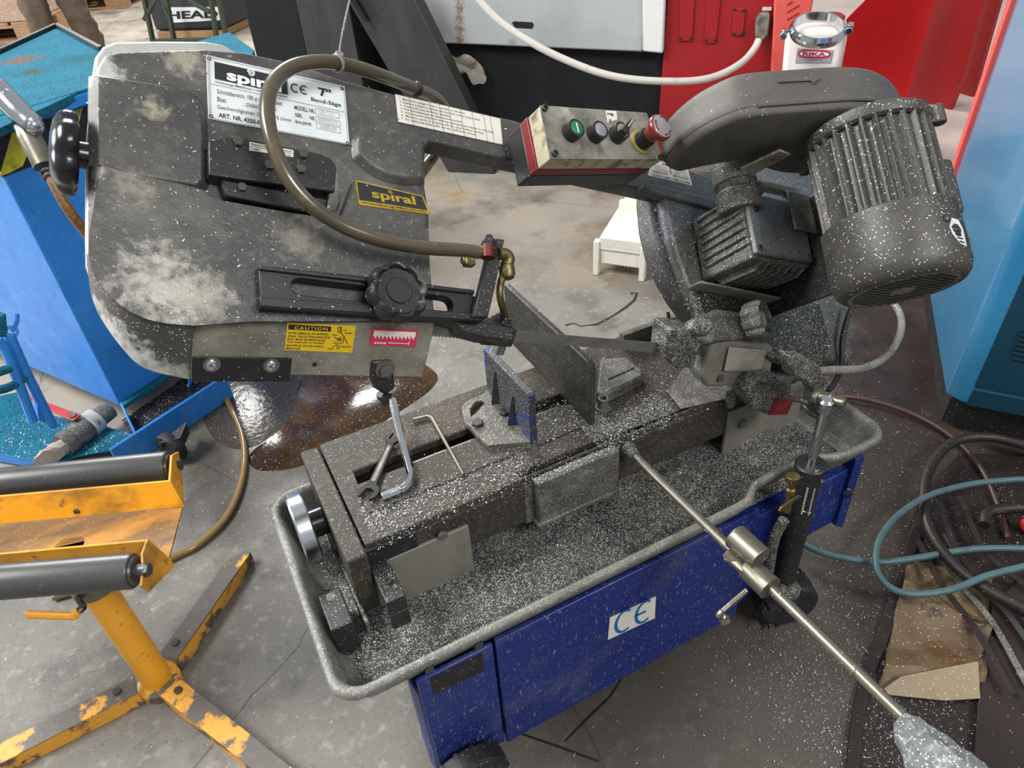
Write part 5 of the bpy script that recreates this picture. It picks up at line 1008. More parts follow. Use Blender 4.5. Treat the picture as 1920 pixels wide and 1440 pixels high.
hexkey('hex_key', [pz(869, 890, kz), pz(807, 779, kz), pz(774, 787, kz)], .0037, 'thin pale hex key lying on the saw bed near the vise jaw', M['steel'])

# ================================================================== YELLOW ROLLER STAND
RS = thing('roller_stand', 'worn yellow roller support stand with two grey rollers', 'roller stand', (-.408, 1.243, 0))
hub = v3(-.408, 1.243, 0)
ra_, rb_ = pz(317, 874, .565), pz(0, 906, .565); rd = (rb_ - ra_).normalized(); rp_ = v3(-rd.y, rd.x, 0)
if rp_.y > 0: rp_ = -rp_
la_, lb_ = pz(252, 1070, .565), pz(0, 1091, .565); ld = (lb_ - la_).normalized()
for a, d_, nm in ((ra_, rd, 0), (la_, ld, 1)):
    mb = MB(); r = .033; mb.lathe(a, d_, [(.012, -.022), (.012, -.004), (.024, -.004), (.026, 0), (r - .002, .0005), (r, .004), (r, .60), (.012, .605), (.012, .62)], 36); mb.build('roller', M['roller'], RS, 0)
wz = .525
w0 = [pz(342, 951, wz), pz(0, 983, wz)]; w1 = [pz(316, 1050, wz), pz(0, 1076, wz)]
ext = lambda p, q, s=.35: q + (q - p).normalized() * s
a0, a1 = w0[0], ext(*w0); b0, b1 = w1[0], ext(*w1)
mb = MB(); mb.prism([a0, a1, b1, b0], v3(0, 0, -.005)); mb.build('cradle_web', M['yelweb'], RS, .001)
t0, t1 = pz(315, 903, wz + .055), pz(0, 931, wz + .055)
mb = MB(); th = (a0 - b0).normalized() * .005; mb.prism([a0, a1, ext(t0, t1), t0], th); mb.build('cradle_flange', M['yel'], RS, .001)
n0, n1 = pz(273, 1011, wz + .05), pz(0, 1036, wz + .05); m0 = n0 + v3(0, 0, -.052); m1 = ext(n0, n1) + v3(0, 0, -.052)
mb = MB(); mb.prism([m0, m1, ext(n0, n1), n0], (b0 - a0).normalized() * .005); mb.build('cradle_flange', M['yel'], RS, .001)
mb = MB(); e0 = [a0, t0, pz(328, 850, wz + .075), pz(337, 845, wz + .07), pz(346, 875, wz + .055), a0 + v3(0, 0, .002)]
mb.prism([a0, t0, ra_ + v3(0, 0, .03) - rd * .012, ra_ + v3(0, 0, .012) - rd * .012 - rp_ * .03, ra_ - rd * .012 + v3(0, 0, -.03)], -rd * .005); mb.build('end_bracket', M['yel'], RS, .001)
mb = MB(); mb.prism([b0 + v3(0, 0, .0), n0, n0.lerp(la_ - ld * .012, .6) + v3(0, 0, .012), la_ - ld * .014 + v3(0, 0, .005), la_ - ld * .014 + rp_ * .028 + v3(0, 0, -.01), la_ - ld * .014 + rp_ * .02 + v3(0, 0, -.04), b0 + v3(0, 0, -.02)], -ld * .005); mb.build('end_bracket', M['yel'], RS, .001)
bolt(ra_ - rd * .018, -rd, .013, M['bolt'], RS, 'hex'); bolt(la_ - ld * .02, -ld, .013, M['bolt'], RS, 'hex')
bolt(pz(145, 958, wz + .01), -rp_ * -1 if False else rp_, .007, M['bolt'], RS, 'hex')
mb = MB(); mb.lathe(hub + v3(0, 0, .02), ZV, [(.033, 0), (.033, .40)], 32); mb.build('post', M['yelp'], RS)
mb = MB(); mb.lathe(hub + v3(0, 0, .395), ZV, [(.036, 0), (.044, .002), (.044, .05), (.036, .052), (.030, .052), (.030, .13)], 32); mb.build('collar', M['steel'], RS, .001)
hs = hub + v3(-.028, -.033, .42)
h1, h2, h3 = pz(157, 1138, .415), pz(138, 1155, .40), pz(52, 1152, .40)
mb = MB(); mb.tube([h1.lerp(hs, .9), h1, h1.lerp(h2, .25)], .0062, 10, 0)
for k in range(6): mb.torus(h1.lerp(h1.lerp(h2, .4), k / 6), h2 - h1, .0062, .001, 12, 5)
mb.build('clamp_thread', M['bolt'], RS)
mb = MB(); mb.tube([h1.lerp(h2, .4), h1.lerp(h2, .8), h2, h2.lerp(h3, .2), h2.lerp(h3, .6), h3], .0085, 12, 5); mb.build('clamp_handle', M['yelp'], RS)
for i, (ex_, ey_) in enumerate(((467, 1050), (-150, 1520), (640, 1560))):
    e_ = pz(ex_, ey_, .0); d_ = (e_ - hub); L_ = d_.length; d_.normalize(); q = v3(-d_.y, d_.x, 0)
    if q.dot(CAM - hub) < 0: q = -q
    s = hub + d_ * .045; wd_ = .026; h_ = .05
    mb = MB(); mb.prism([s - q * wd_ + v3(0, 0, h_), s + q * wd_ + v3(0, 0, h_), e_ + q * wd_ * .7 + v3(0, 0, h_ - .01), e_ - q * wd_ * .1 + v3(0, 0, h_ - .01), e_ - q * wd_ - d_ * .05 + v3(0, 0, h_)], v3(0, 0, -.005))
    leg = mb.build('leg', M['legtop'], RS, .001)
    mb = MB(); mb.prism([s + q * wd_ + v3(0, 0, h_ - .001), e_ + q * wd_ * .7 + v3(0, 0, h_ - .011), e_ + q * wd_ * .7 + v3(0, 0, 0), s + q * wd_], q * -.005); mb.build('leg_flange', M['yelw'], leg, .001)
    bolt(s + d_ * .04 - q * .004 + v3(0, 0, h_), ZV, .010, M['bolt'], RS, 'hex')
mb = MB(); mb.lathe(hub, ZV, [(.05, 0), (.05, .028), (.036, .034)], 20); mb.build('hub', M['yelw'], RS, .002)

# ================================================================== BLUE SKIP
SK = thing('tipping_skip', 'bright blue tipping skip with hazard stripes behind the roller stand', 'skip', (-.39, 2.33, 0))
C0 = v3(-.392, 2.329, 0); d2 = v3(.84, .543, 0).normalized(); nb2 = v3(-.543, .84, 0).normalized()
def SKP(s, n, z): return C0 + d2 * s + nb2 * n + v3(0, 0, z)
def f2(x, y, off=0.0): return pp(x, y, C0 - nb2 * off, nb2)
mb = MB(); base_ = [SKP(0, 0, .1), SKP(.40, 0, .1), SKP(.40, 1.15, .1), SKP(0, 1.15, .1)]
mb.prism(base_, v3(0, 0, .94)); mb.build('skip_body', M['skip'], SK, .006, 3)
mb = MB(); mb.prism([SKP(-.004, -.004, .925), SKP(.404, -.004, .925), SKP(.404, .5, .925), SKP(-.004, .9, .925)], v3(0, 0, .11)); mb.build('hazard_band', M['khaz'], SK)
for k, P in enumerate(([(22, 250), (42, 238), (54, 282), (43, 311), (16, 325), (-1, 331)], [(91, 290), (97, 252), (108, 246), (108, 284)], [(136, 216), (140, 203), (158, 194), (150, 222), (140, 262)])):
    mb = MB(); mb.prism([f2(x, y, .0045) for x, y in P], nb2 * .004); mb.build('hazard_stripe', M['yhaz'], SK)
lipz = 1.035
mb = MB(); mb.prism([SKP(-.12, -.045, lipz), SKP(.46, -.045, lipz), SKP(.46, .02, lipz), SKP(-.12, .02, lipz)], v3(0, 0, .045)); mb.build('rim_lip', M['skipd'], SK, .004)
mb = MB(); mb.prism([SKP(-.12, -.050, lipz + .006), SKP(.46, -.050, lipz + .006), SKP(.46, -.044, lipz + .006), SKP(-.12, -.044, lipz + .006)], v3(0, 0, .03)); mb.build('rim_lip_face', M['skip'], SK, .002)
lz = 1.078
lid = [pz(x, y, lz) for x, y in ((-120, 300), (0, 240), (172, 160), (230, 133), (235, 112), (190, 95), (107, 50), (0, 100), (-110, 155))]
mb = MB(); mb.prism(lid, v3(0, 0, -.02)); mb.build('skip_lid', M['skipd'], SK, .002)
for i in (6, 7, 5):
    a, b_ = lid[i], lid[(i + 1) % 9]; q = ZV.cross((b_ - a).normalized()) * .008
    mb = MB(); mb.prism([a - q, b_ - q, b_ + q, a + q], v3(0, 0, .014)); mb.build('lid_rim', M['rubber'], SK, .002)
# fork pocket channel, beam and drip tray at its foot
bA, bB = pz(250, 811, .10), pz(398, 716, .10); bd = (bB - bA).normalized()
mb = MB(); q = -nb2 * .012; mb.prism([bA - bd * .09, bB + bd * .05, bB + bd * .05 + q, bA - bd * .09 + q], v3(0, 0, -.10)); mb.build('base_beam', M['skip'], SK, .003)
mb = MB(); mb.prism([SKP(-.02, 0, .055), SKP(.42, 0, .055), bB + v3(0, 0, -.045), bA + v3(0, 0, -.045)], v3(0, 0, -.006)); PK = mb.build('pocket_floor', M['rubber'], SK)
mb = MB(); mb.prism([SKP(.0, -.002, .12), SKP(.0, -.002, .03), bA + v3(0, 0, -.09), bA], d2 * .008); mb.build('pocket_end', M['skip'], SK, .002)
mb = MB(); mb.prism([SKP(.30, -.002, .12), SKP(.30, -.002, .03), pz(352, 727, .03), pz(352, 727, .09)], d2 * .008); mb.build('pocket_end', M['skip'], SK, .002)
mb = MB(); a, b_ = SKP(0, -.012, .112), SKP(.40, -.012, .112); mb.box((a + b_) / 2, (b_ - a) / 2, nb2 * .014, v3(0, 0, .008)); mb.build('pocket_rim', M['skipd'], SK, .002)
tr = [(-90, 800), (60, 770), (150, 790), (252, 812), (231, 842), (160, 852), (92, 868), (-90, 836)]
mb = MB(); mb.prism([pz(x, y, .05) for x, y in tr], v3(0, 0, -.006)); DT = mb.build('drip_tray', M['skipd'], SK, .002)
mb = MB(); P = [pz(x, y, .05) for x, y in ((-90, 836), (92, 868))]; mb.prism([P[0], P[1], P[1] + v3(0, 0, -.04), P[0] + v3(0, 0, -.04)], nb2 * .005); mb.build('tray_edge', M['skip'], SK, .001)
mb = MB(); mb.prism([pz(-90, 760, .09), pz(30, 735, .09), pz(62, 770, .05), pz(-90, 812, .05)], v3(0, 0, -.006)); mb.build('sloped_plate', M['skipd'], SK, .002)
# tipping linkage
LK = part('tipping_linkage', SK)
fp = lambda x, y: pp(x, y, C0 - nb2 * .03 - d2 * .1, nb2)
for pts_, r in (([(-6, 636), (16, 668), (62, 790)], .014), ([(18, 628), (50, 700), (100, 800)], .014)):
    mb = MB(); mb.tube([fp(*p) for p in pts_], r, 10, 4); mb.build('link_bar', M['skip'], LK)
for pts_ in ([(-10, 700), (20, 690)], [(-20, 735), (20, 725), (54, 702)]):
    mb = MB(); mb.tube([fp(*p) for p in pts_], .013, 10, 3); mb.build('cross_bar', M['skipd'], LK)
mb = MB(); mb.torus(fp(22, 622), v3(.3, -.8, .4), .014, .004, 18, 6); mb.build('pin_ring', M['skip'], LK)
mb = MB(); mb.tube([fp(22, 622), fp(31, 605), fp(32, 588)], .006, 8, 3); mb.tube([fp(20, 628), fp(12, 652)], .005, 8, 0); mb.build('hinge_pin', M['skip'], LK)
mb = MB(); mb.prism([fp(-12, 600), fp(12, 588), fp(16, 630), fp(-12, 640)], nb2 * .03); mb.build('hinge_bracket', M['skipd'], LK, .003)
mb = MB(); mb.prism([fp(66, 735), fp(98, 780), fp(95, 795), fp(74, 790)], nb2 * .02); mb.build('gusset', M['skip'], LK, .002)
# drain valve
VA = part('drain_valve', SK)
v0, v1 = pz(205, 768, .085), pz(118, 836, .085); vd = (v1 - v0).normalized(); vl = (v1 - v0).length
mb = MB(); mb.lathe(v0, vd, [(.033, 0), (.033, vl * .25), (.041, vl * .28), (.041, vl * .40), (.034, vl * .42), (.039, vl * .5), (.043, vl * .62), (.039, vl * .75), (.038, vl * .8), (.041, vl * .82), (.041, vl)], 24); mb.build('valve_body', M['dusty'], VA)
mb = MB(); mb.lathe(v0 + vd * vl * .26, vd, [(.037, 0), (.044, .006), (.043, .03), (.045, .036), (.037, .042)], 20); mb.build('sealing_tape', M['castgrey'], VA)
hp0, hp1 = pz(138, 783, .135), pz(59, 750, .15)
mb = MB(); hd = (hp1 - hp0).normalized(); hq = ZV.cross(hd); mb.prism([hp0 - hq * .016 - hd * .02, hp0 - hq * .014 + hd * .02, hp0.lerp(hp1, .5) - hq * .012, hp1 - hq * .007, hp1 + hq * .007, hp0.lerp(hp1, .5) + hq * .012, hp0 + hq * .016, hp0 + hq * .014 - hd * .02], v3(0, 0, .008)); mb.build('valve_lever', M['redlever'], VA, .002, label='red lever of the drain valve')
mb = MB(); mb.cyl(hp0 + v3(0, 0, .012), hp0 + v3(0, 0, -.045), .012); mb.build('valve_stem', M['dusty'], VA)
mb = MB(); cpt = v1 + vd * .03; rings = []
for i in range(5):
    rings.append([cpt + vd * (i - 2) * .016 + v3(math.cos(a), 0, math.sin(a) * .8) * .040 * (1 - .06 * abs(i - 2)) * (1 + .55 * mnoise.noise(Vector((a * 1.5, i * 1.7, 4)))) for a in [k * PI / 6 for k in range(12)]])
mb.loft(rings); mb.build('paper_plug', M['rag'], VA, ang=15, label='crumpled grey paper stuffed in the valve mouth')
# caster under the skip
mb = MB(); mb.lathe(pz(322, 838, .055), d2, [(.02, -.02), (.052, -.018), (.055, -.01), (.055, .01), (.052, .018), (.02, .02)], 24); mb.build('caster_wheel', M['rubber'], SK)
mb = MB(); P = [pz(300, 832, .10), pz(338, 822, .10), pz(350, 792, .12), pz(356, 812, .04), pz(344, 838, .04), pz(306, 846, .04)]; mb.prism(P, nb2 * .006); mb.build('caster_fork', M['machb'], SK, .001)

BC2 = thing('blue_container', 'corner of a second blue container showing behind the saw arm', 'container', (.42, 3.1, 0))
tz = 1.0; P = [pz(x, y, tz) for x, y in ((430, 62), (476, 96), (455, 150), (250, 118), (330, 92))]
mb = MB(); mb.prism(P, v3(0, 0, -1.0)); mb.build('container_body', M['skip'], BC2, .004)
mb = MB(); cen = sum(P, O0) / 5; mb.prism([p + (p - cen) * .012 + v3(0, 0, .004) for p in P], v3(0, 0, -.03)); mb.build('container_rim', M['skipd'], BC2, .003)

# ---- air gun hose hanging over the skip lip
AH = thing('air_line', 'metal air coupling with braided brown hose hanging in front of the skip', 'hose', CAM + ray(98, 330) * 1.72)
dp = lambda x, y, t=1.70: CAM + ray(x, y) * (t - .16 if t > 1.8 else t)
mb = MB(); mb.tube([dp(-22, 150), dp(6, 178), dp(34, 208), dp(60, 232), dp(66, 238)], [.024, .027, .028, .026, .022], 14, 4); mb.ball(dp(64, 236), .022); mb.lathe(dp(14, 186), v3(.3, -.6, .7), [(.012, 0), (.012, .022), (.008, .026)], 12); mb.build('coupling', M['chrome'], AH, ang=60)
mb = MB(); mb.tube([dp(44, 236, 1.88), dp(62, 268, 1.88), dp(84, 312, 1.88)], [.022, .026, .025], 14, 4); mb.build('coupling_sleeve', M['steel'], AH)
mb = MB(); mb.torus(dp(90, 322, 1.88), dp(98, 336) - dp(84, 312), .015, .004, 20, 8); mb.torus(dp(95, 331, 1.88), dp(98, 336) - dp(84, 312), .015, .004, 20, 8); mb.build('hose_clamp', M['bolt'], AH)
mb = MB(); mb.tube([dp(88, 318, 1.88), dp(106, 354, 1.88), dp(132, 398, 1.9), dp(168, 446, 1.95), dp(230, 540, 2.05), pz(330, 690, .02), pz(365, 740, .015)], .0125, 12, 7); mb.build('braided_hose', M['braid'], AH, ang=80)

# ---- yellow clear hose on the floor
mb = MB(); mb.tube([pz(392, 700, .012), pz(412, 728, .012), pz(438, 775, .012), pz(455, 820, .012), pz(458, 870, .012), pz(446, 925, .012), pz(420, 975, .012), pz(375, 1018, .012), pz(330, 1042, .012), pz(250, 1078, .012), pz(100, 1120, .012)], .0105, 12, 7)
tag(mb.build('clear_hose', M['yelh'], None, ang=80), 'yellowed clear hose curving over the floor behind the roller stand', 'hose')

# ================================================================== PUDDLES
def puddle(name, pts, mat, label, z):
    P = smooth_path([pz(x, y, 0) for x, y in pts + pts[:1]], 6)[:-1]; cen = sum(P, O0) / len(P)
    mb = MB(); mb.loft([[p + v3(0, 0, .0004) for p in P], [cen + (p - cen) * .985 + v3(0, 0, z) for p in P]]); return tag(mb.build(name, mat), label, 'puddle')
puddle('water_puddle', [(395, 720), (470, 698), (560, 696), (575, 730), (560, 790), (500, 828), (440, 842), (398, 818), (378, 770)], M['wet'], 'wet grey puddle on the floor beside the yellow hose', .0012)
puddle('oil_puddle', [(560, 705), (640, 672), (760, 672), (818, 700), (808, 730), (760, 765), (690, 810), (620, 852), (540, 880), (480, 880), (470, 850), (530, 800), (555, 750)], M['oil'], 'brown oil puddle behind the saw bed', .0022)

# ================================================================== BACKGROUND MACHINE
MP0 = pz(900, 290, 0); mt = v3(math.cos(math.radians(-42)), math.sin(math.radians(-42)), 0); mn_ = v3(mt.y, -mt.x, 0)
if mn_.dot(CAM - MP0) < 0: mn_ = -mn_
def mp(x, y, off=0.0): return pp(x, y, MP0 + mn_ * off, mn_)
def slab(mb, pts, off, th): mb.prism([mp(x, y, off) for x, y in pts], mn_ * -th); return mb
def drop(pts, off):                                    # polygon whose lowest edge is let down to the floor
    return [mp(x, y, off) for x, y in pts]
M['machg'] = pmat('streaked_grey_panel', '#a9adad', .45, 0, [('#8a8f90', 3, .45, .75, .7)], spots=[(mp(862, y, 0), .055, '#7d5526', .85) for y in (-5, 15, 35, 55, 75)] + [(mp(960, y, 0), .05, '#7d7468', .6) for y in (55, 80)] + [(mp(820, 60, 0), .12, '#8a8578', .5)])
MC = thing('lathe_machine', 'large grey and black machine with a slanted chute behind the saw', 'machine', (1.8, 4.05, 0))
a, b_ = mp(690, 200), mp(1243, 200)
def upright(mb, x0, x1, z0, z1, off, th, yref=200):
    p, q = mp(x0, yref, off), mp(x1, yref, off); mb.prism([v3(p.x, p.y, z0), v3(q.x, q.y, z0), v3(q.x, q.y, z1), v3(p.x, p.y, z1)], mn_ * -th); return mb
mb = MB(); upright(mb, 640, 1238, 0, 1.5, -.06, .5); mb.build('black_skirt', M['machk'], MC)
mb = MB(); slab(mb, [(700, -160), (1215, -160), (1206, 98), (790, 80)], 0, .3); mb.build('grey_panel', M['machg'], MC, .01)
mb = MB(); slab(mb, [(1205, -160), (1254, -160), (1243, 101), (1205, 97)], .03, .1); mb.build('white_post', M['machw'], MC, .01)
mb = MB(); slab(mb, [(960, 42), (965, 40), (998, 42), (1001, 47), (998, 54), (965, 52)], .002, .006); mb.build('panel_slot', M['khaz'], MC)
ck = mp(622, 135, .1); lk_ = mp(417, 60, .1)
mb = MB(); P = drop([(412, -160), (560, -160), (592, 125), (440, 110)], .12); mb.prism([v3(P[0].x, P[0].y, 0), v3(P[1].x, P[1].y, 0), v3(P[1].x, P[1].y, 1.7), v3(P[0].x, P[0].y, 1.7)], mn_ * -.4); mb.build('black_side_panel', M['machk'], MC, .01)
p, q = mp(578, 110, .16), mp(672, 110, .16)
mb = MB(); mb.prism([v3(p.x, p.y, 0), v3(q.x, q.y, 0), v3(q.x, q.y, 1.7), v3(p.x, p.y, 1.7)], mn_ * -.3); mb.build('plate', M['machb'], MC, .006)
mb = MB(); p0, p1 = mp(836, 286, .3), mp(925, 286, .3); p0.z = p1.z = 0
mb.prism([mp(610, -70, .3), mp(748, -60, .3), mp(880, 205, .3), p1, p0], mn_ * -.12); mb.build('slanted_chute', M['machb'], MC, .006)
mb = MB(); mb.prism([mp(650, -10, .34), mp(660, -10, .34), mp(690, 40, .34), mp(684, 42, .34)], mn_ * -.03); mb.build('chute_edge', M['machk'], MC)
mb = MB(); rings = []
for i, (x, y) in enumerate(((846, 118), (862, 124), (878, 118), (890, 126), (897, 145))):
    p = mp(x, y, .0); rings.append([p + mt * .05 * math.cos(a) * (1 + .5 * mnoise.noise(Vector((i, a, 0)))) + ZV * .045 * math.sin(a) * (1 + .6 * mnoise.noise(Vector((i * 1.3, a, 3)))) + mn_ * .02 * math.sin(2 * a) for a in [k * PI / 6 for k in range(12)]])
mb.loft(rings); tag(mb.build('rag', M['rag'], None, ang=60), 'crumpled grey rag hanging on the black machine skirt', 'rag')

RM = thing('red_cabinet', 'dark red machine cabinet with riveted strips and white plug', 'cabinet', tuple(mp(1360, 250)))
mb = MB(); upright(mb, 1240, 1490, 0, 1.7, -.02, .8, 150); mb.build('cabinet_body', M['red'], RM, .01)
for P in ([(1274, -20), (1303, -20), (1298, 77), (1273, 77)], [(1327, -20), (1353, -20), (1342, 81), (1320, 81)], [(1376, 15), (1398, 16), (1393, 67), (1372, 66)]):
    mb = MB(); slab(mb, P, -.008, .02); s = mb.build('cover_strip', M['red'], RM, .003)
    for i, (x, y) in enumerate(P):
        cx, cy = sum(p[0] for p in P) / 4, sum(p[1] for p in P) / 4; bolt(mp(x + (cx - x) * .25, y + (cy - y) * .12, -.008), mn_, .008, M['khaz'], s, 'rivet', 'rivet')
mb = MB(); slab(mb, [(1430, 14), (1447, 14), (1446, 20), (1429, 20)], -.006, .02); mb.build('socket_plate', M['machw'], RM)
mb = MB(); P = [(1424, 28), (1444, 26), (1440, 66), (1430, 78), (1416, 72), (1417, 40)]; slab(mb, P, .06, .09); mb.build('plug', M['ctop'], RM, .01)
mb = MB(); slab(mb, [(1458, -120), (1545, -120), (1520, 30), (1495, 120), (1480, 330), (1436, 330), (1446, 130)], .06, .1); mb.build('edge_pillar', M['redp'], RM, .008)
for k in range(6):
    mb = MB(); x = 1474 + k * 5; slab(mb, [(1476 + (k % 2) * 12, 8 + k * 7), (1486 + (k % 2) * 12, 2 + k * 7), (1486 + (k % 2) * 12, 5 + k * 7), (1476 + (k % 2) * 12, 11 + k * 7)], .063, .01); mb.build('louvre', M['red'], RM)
mb = MB(); mb.tube([mp(880, -25, .5), mp(897, -2, .5), mp(940, 42, .5), mp(1000, 82, .5), mp(1060, 112, .48), mp(1130, 138, .45), mp(1200, 150, .4), mp(1290, 152, .32), mp(1345, 142, .25), mp(1390, 118, .16), mp(1414, 92, .08), mp(1424, 72, .04)], .018, 12, 6)
tag(mb.build('power_cable', M['cablew'], None, ang=80), 'thick white power cable sagging in front of the machines to the plug', 'cable')

def upanel(name, pts, nrm, thick, P0_, mat, label):  # upright red sheet metal panels, each built as its own thing
    n = v3(*nrm).normalized(); mb = MB(); mb.prism([pp(x, y, P0_, n) for x, y in pts], n * -thick); return tag(mb.build(name, mat, None, .004), label, 'panel')
q0, q1 = pz(1703, 183, 0), pz(1781, 206, 0); qd = (q1 - q0).normalized(); qn = v3(qd.y, -qd.x, 0)
if qn.dot(CAM - q0) < 0: qn = -qn
upanel('sheet_panel', [(1751, -60), (1860, -60), (1845, 0), (1818, 100), (1802, 152), (1796, 152), (1792, 178), (1781, 206), (1703, 183), (1700, 177), (1716, 120)], tuple(qn), .04, q0, M['red'], 'middle dark red sheet metal panel standing on the floor')
P0_ = pz(1787, 198, 0) + qd * .1 - qn * .25
upanel('sheet_panel', [(1815, -60), (1890, -60), (1868, 20), (1818, 200), (1770, 194)], tuple(qn), .04, P0_, M['red'], 'darkest red sheet metal panel, in the gap beside the compressor')
bn = v3(-.93, -.36, 0); B0 = pz(1688, 218, 0)
upanel('sheet_panel', [(1650, -60), (1768, -60), (1751, 0), (1716, 118), (1701, 180), (1697, 200), (1688, 218), (1540, 230), (1560, 70), (1590, 32), (1622, 0)], tuple(bn), .05, B0, M['redb'], 'brightly lit red sheet metal panel, leftmost and largest of the red panels')
# white canister with a clamp ring on it
CN = thing('canister', 'white plastic canister with red maker sticker', 'canister', tuple(pz(1520, 400, 0)))
cb = pz(1520, 400, 0); cdv = v3(cb.x, cb.y, 0).normalized(); cs = v3(cdv.y, -cdv.x, 0)
def cp(x, y, off=0.0): return pp(x, y, cb - cdv * off, cdv)
mb = MB(); P = [cp(1472, 66), cp(1478, 56), cp(1570, 54), cp(1582, 66), cp(1582, 100), cp(1572, 150)]; b0_, b1_ = cp(1440, 400), cp(1530, 400); b0_.z = b1_.z = 0
mb.prism(P + [b1_, b0_], cdv * .28); mb.build('canister_body', M['canister'], CN, .03, 4)
mb = MB(); mb.lathe(cp(1558, 52, -.16), ZV, [(.05, -.01), (.05, .05), (.03, .06)], 18); mb.build('red_cap', M['red'], CN, label='red screw cap')
mb = MB(); Q = [cp(1495, 91, .004), cp(1562, 94, .004), cp(1557, 118, .004), cp(1491, 118, .004)]; mb.prism(Q, cdv * .003); ST = mb.build('sticker', M['inkgrey'], CN)
ink = Ink(); q = lambda s, t: Q[0].lerp(Q[1], s).lerp(Q[3].lerp(Q[2], s), t)
el = [q(.5 + .44 * math.copysign(abs(math.cos(a)) ** .6, math.cos(a)), .33 + .25 * math.copysign(abs(math.sin(a)) ** .8, math.sin(a))) for a in [k * 2 * PI / 24 for k in range(24)]]
ink.quad(el, -cdv, .001).done(M['white'], ST, 'logo_field')
Ink().loop(el, .008, -cdv, .002).t('RIKA', q(.17, .47), q(.83, .47), q(.17, .2), .03, .003).t('Innovative Ofentechnik', q(.25, .78), q(.75, .78), q(.25, .7), 0, .003).done(M['red_ink'], ST)
rc_ = cp(1533, 56, .06)
RG2 = thing('clamp_ring', 'galvanised steel pipe clamp ring lying on the white canister', 'clamp', tuple(rc_))
rax = (ZV * .82 - cdv * .25 + cs * .06).normalized()
mb = MB(); Rr = (cp(1582, 70, .06) - cp(1484, 70, .06)).length * .5
a, b2_ = frame(rax)
mb.lathe(rc_ - rax * .022, rax, [(Rr - .004, 0), (Rr + .004, .0), (Rr + .012, .016), (Rr + .012, .028), (Rr + .004, .044), (Rr - .004, .044), (Rr - .004, .03), (Rr - .004, .012), (Rr - .004, 0)], 48, caps=False); mb.build('ring_band', M['chrome'], RG2, ang=25)
for sg in (1, -1):
    p = rc_ + cs * sg * (Rr + .02) + cdv * (.05 if sg > 0 else -.08)
    mb = MB(); mb.box(p, cs * .012, cdv * .03, rax * .02); mb.lathe(p - cdv * .06, cdv, [(.016, 0), (.016, .015), (.010, .016), (.010, .10), (.016, .101), (.016, .116)], 6); mb.build('clamp_lug', M['chrome'], RG2, .003)

# ================================================================== COMPRESSOR
CZ = .12
k0, k1, k2 = pz(1733, 500, CZ), pz(1772, 740, CZ), pz(1803, 757, CZ)
fdir = v3(math.cos(math.radians(-52)), math.sin(math.radians(-52)), 0); k3 = k2 + fdir * .75; k4 = k3 + (k0 - k1)
CO = thing('compressor', 'light blue compressor cabinet speckled with dirt at the right', 'compressor', (2.5, 1.0, 0))
top_ = 1.75
mb = MB(); mb.prism([k0, k1, k2, k3, k4], v3(0, 0, top_ - CZ)); mb.build('housing', M['comp'], CO, .012, 3)
fn = v3(fdir.y, -fdir.x, 0)
if fn.dot(CAM - k2) < 0: fn = -fn
def fx_(s, z, off=.004): return v3(k2.x, k2.y, 0) + fdir * s + fn * off + v3(0, 0, z)
mb = MB(); mb.prism([fx_(.012, CZ + .07), fx_(.74, CZ + .07), fx_(.74, top_ - .03), fx_(.012, top_ - .03)], fn * -.02); mb.build('front_door', M['compf'], CO, .003)
mb = MB(); mb.prism([fx_(.012, CZ), fx_(.74, CZ), fx_(.74, CZ + .064), fx_(.012, CZ + .064)], fn * -.02); mb.build('kick_panel', M['compf'], CO, .003)
def cf(x, y): return pp(x, y, fx_(0, 0, .006), fn)
V0 = [cf(1914, 620), cf(1897, 672), cf(1990, 690), cf(2000, 640)]
mb = MB(); mb.prism(V0, fn * -.01); VT = mb.build('vent', M['khaz'], CO)
for k in range(6):
    a, b_ = V0[0].lerp(V0[1], (k + .5) / 6), V0[3].lerp(V0[2], (k + .5) / 6); mb = MB(); mb.prism([a, b_, b_ - v3(0, 0, .007), a - v3(0, 0, .007)], fn * .004); mb.build('vent_slat', M['compf'], VT)
mb = MB(); ins = .05; ct = (k0 + k1 + k2 + k3 + k4) / 5; mb.prism([v3(p.x + (ct.x - p.x) * .08, p.y + (ct.y - p.y) * .08, 0) for p in (k0, k1, k2, k3, k4)], v3(0, 0, CZ)); mb.build('plinth', M['rubber'], CO)
kb = pz(1728, 470, .0); lf = (k0 - k1).normalized()
RP2 = k0 + lf * .012
mb = MB(); ln = v3(-lf.y, lf.x, 0)
if ln.dot(CAM - k0) < 0: ln = -ln
mb.prism([v3(p.x, p.y, 0) for p in (RP2 + ln * .012, RP2 + ln * .012 + lf * .05, RP2 - ln * .10 + lf * .05, RP2 - ln * .10)], v3(0, 0, 1.72)); PO = mb.build('red_post', M['redp'], None, .003); tag(PO, 'narrow pale red upright post at the back edge of the compressor', 'post')

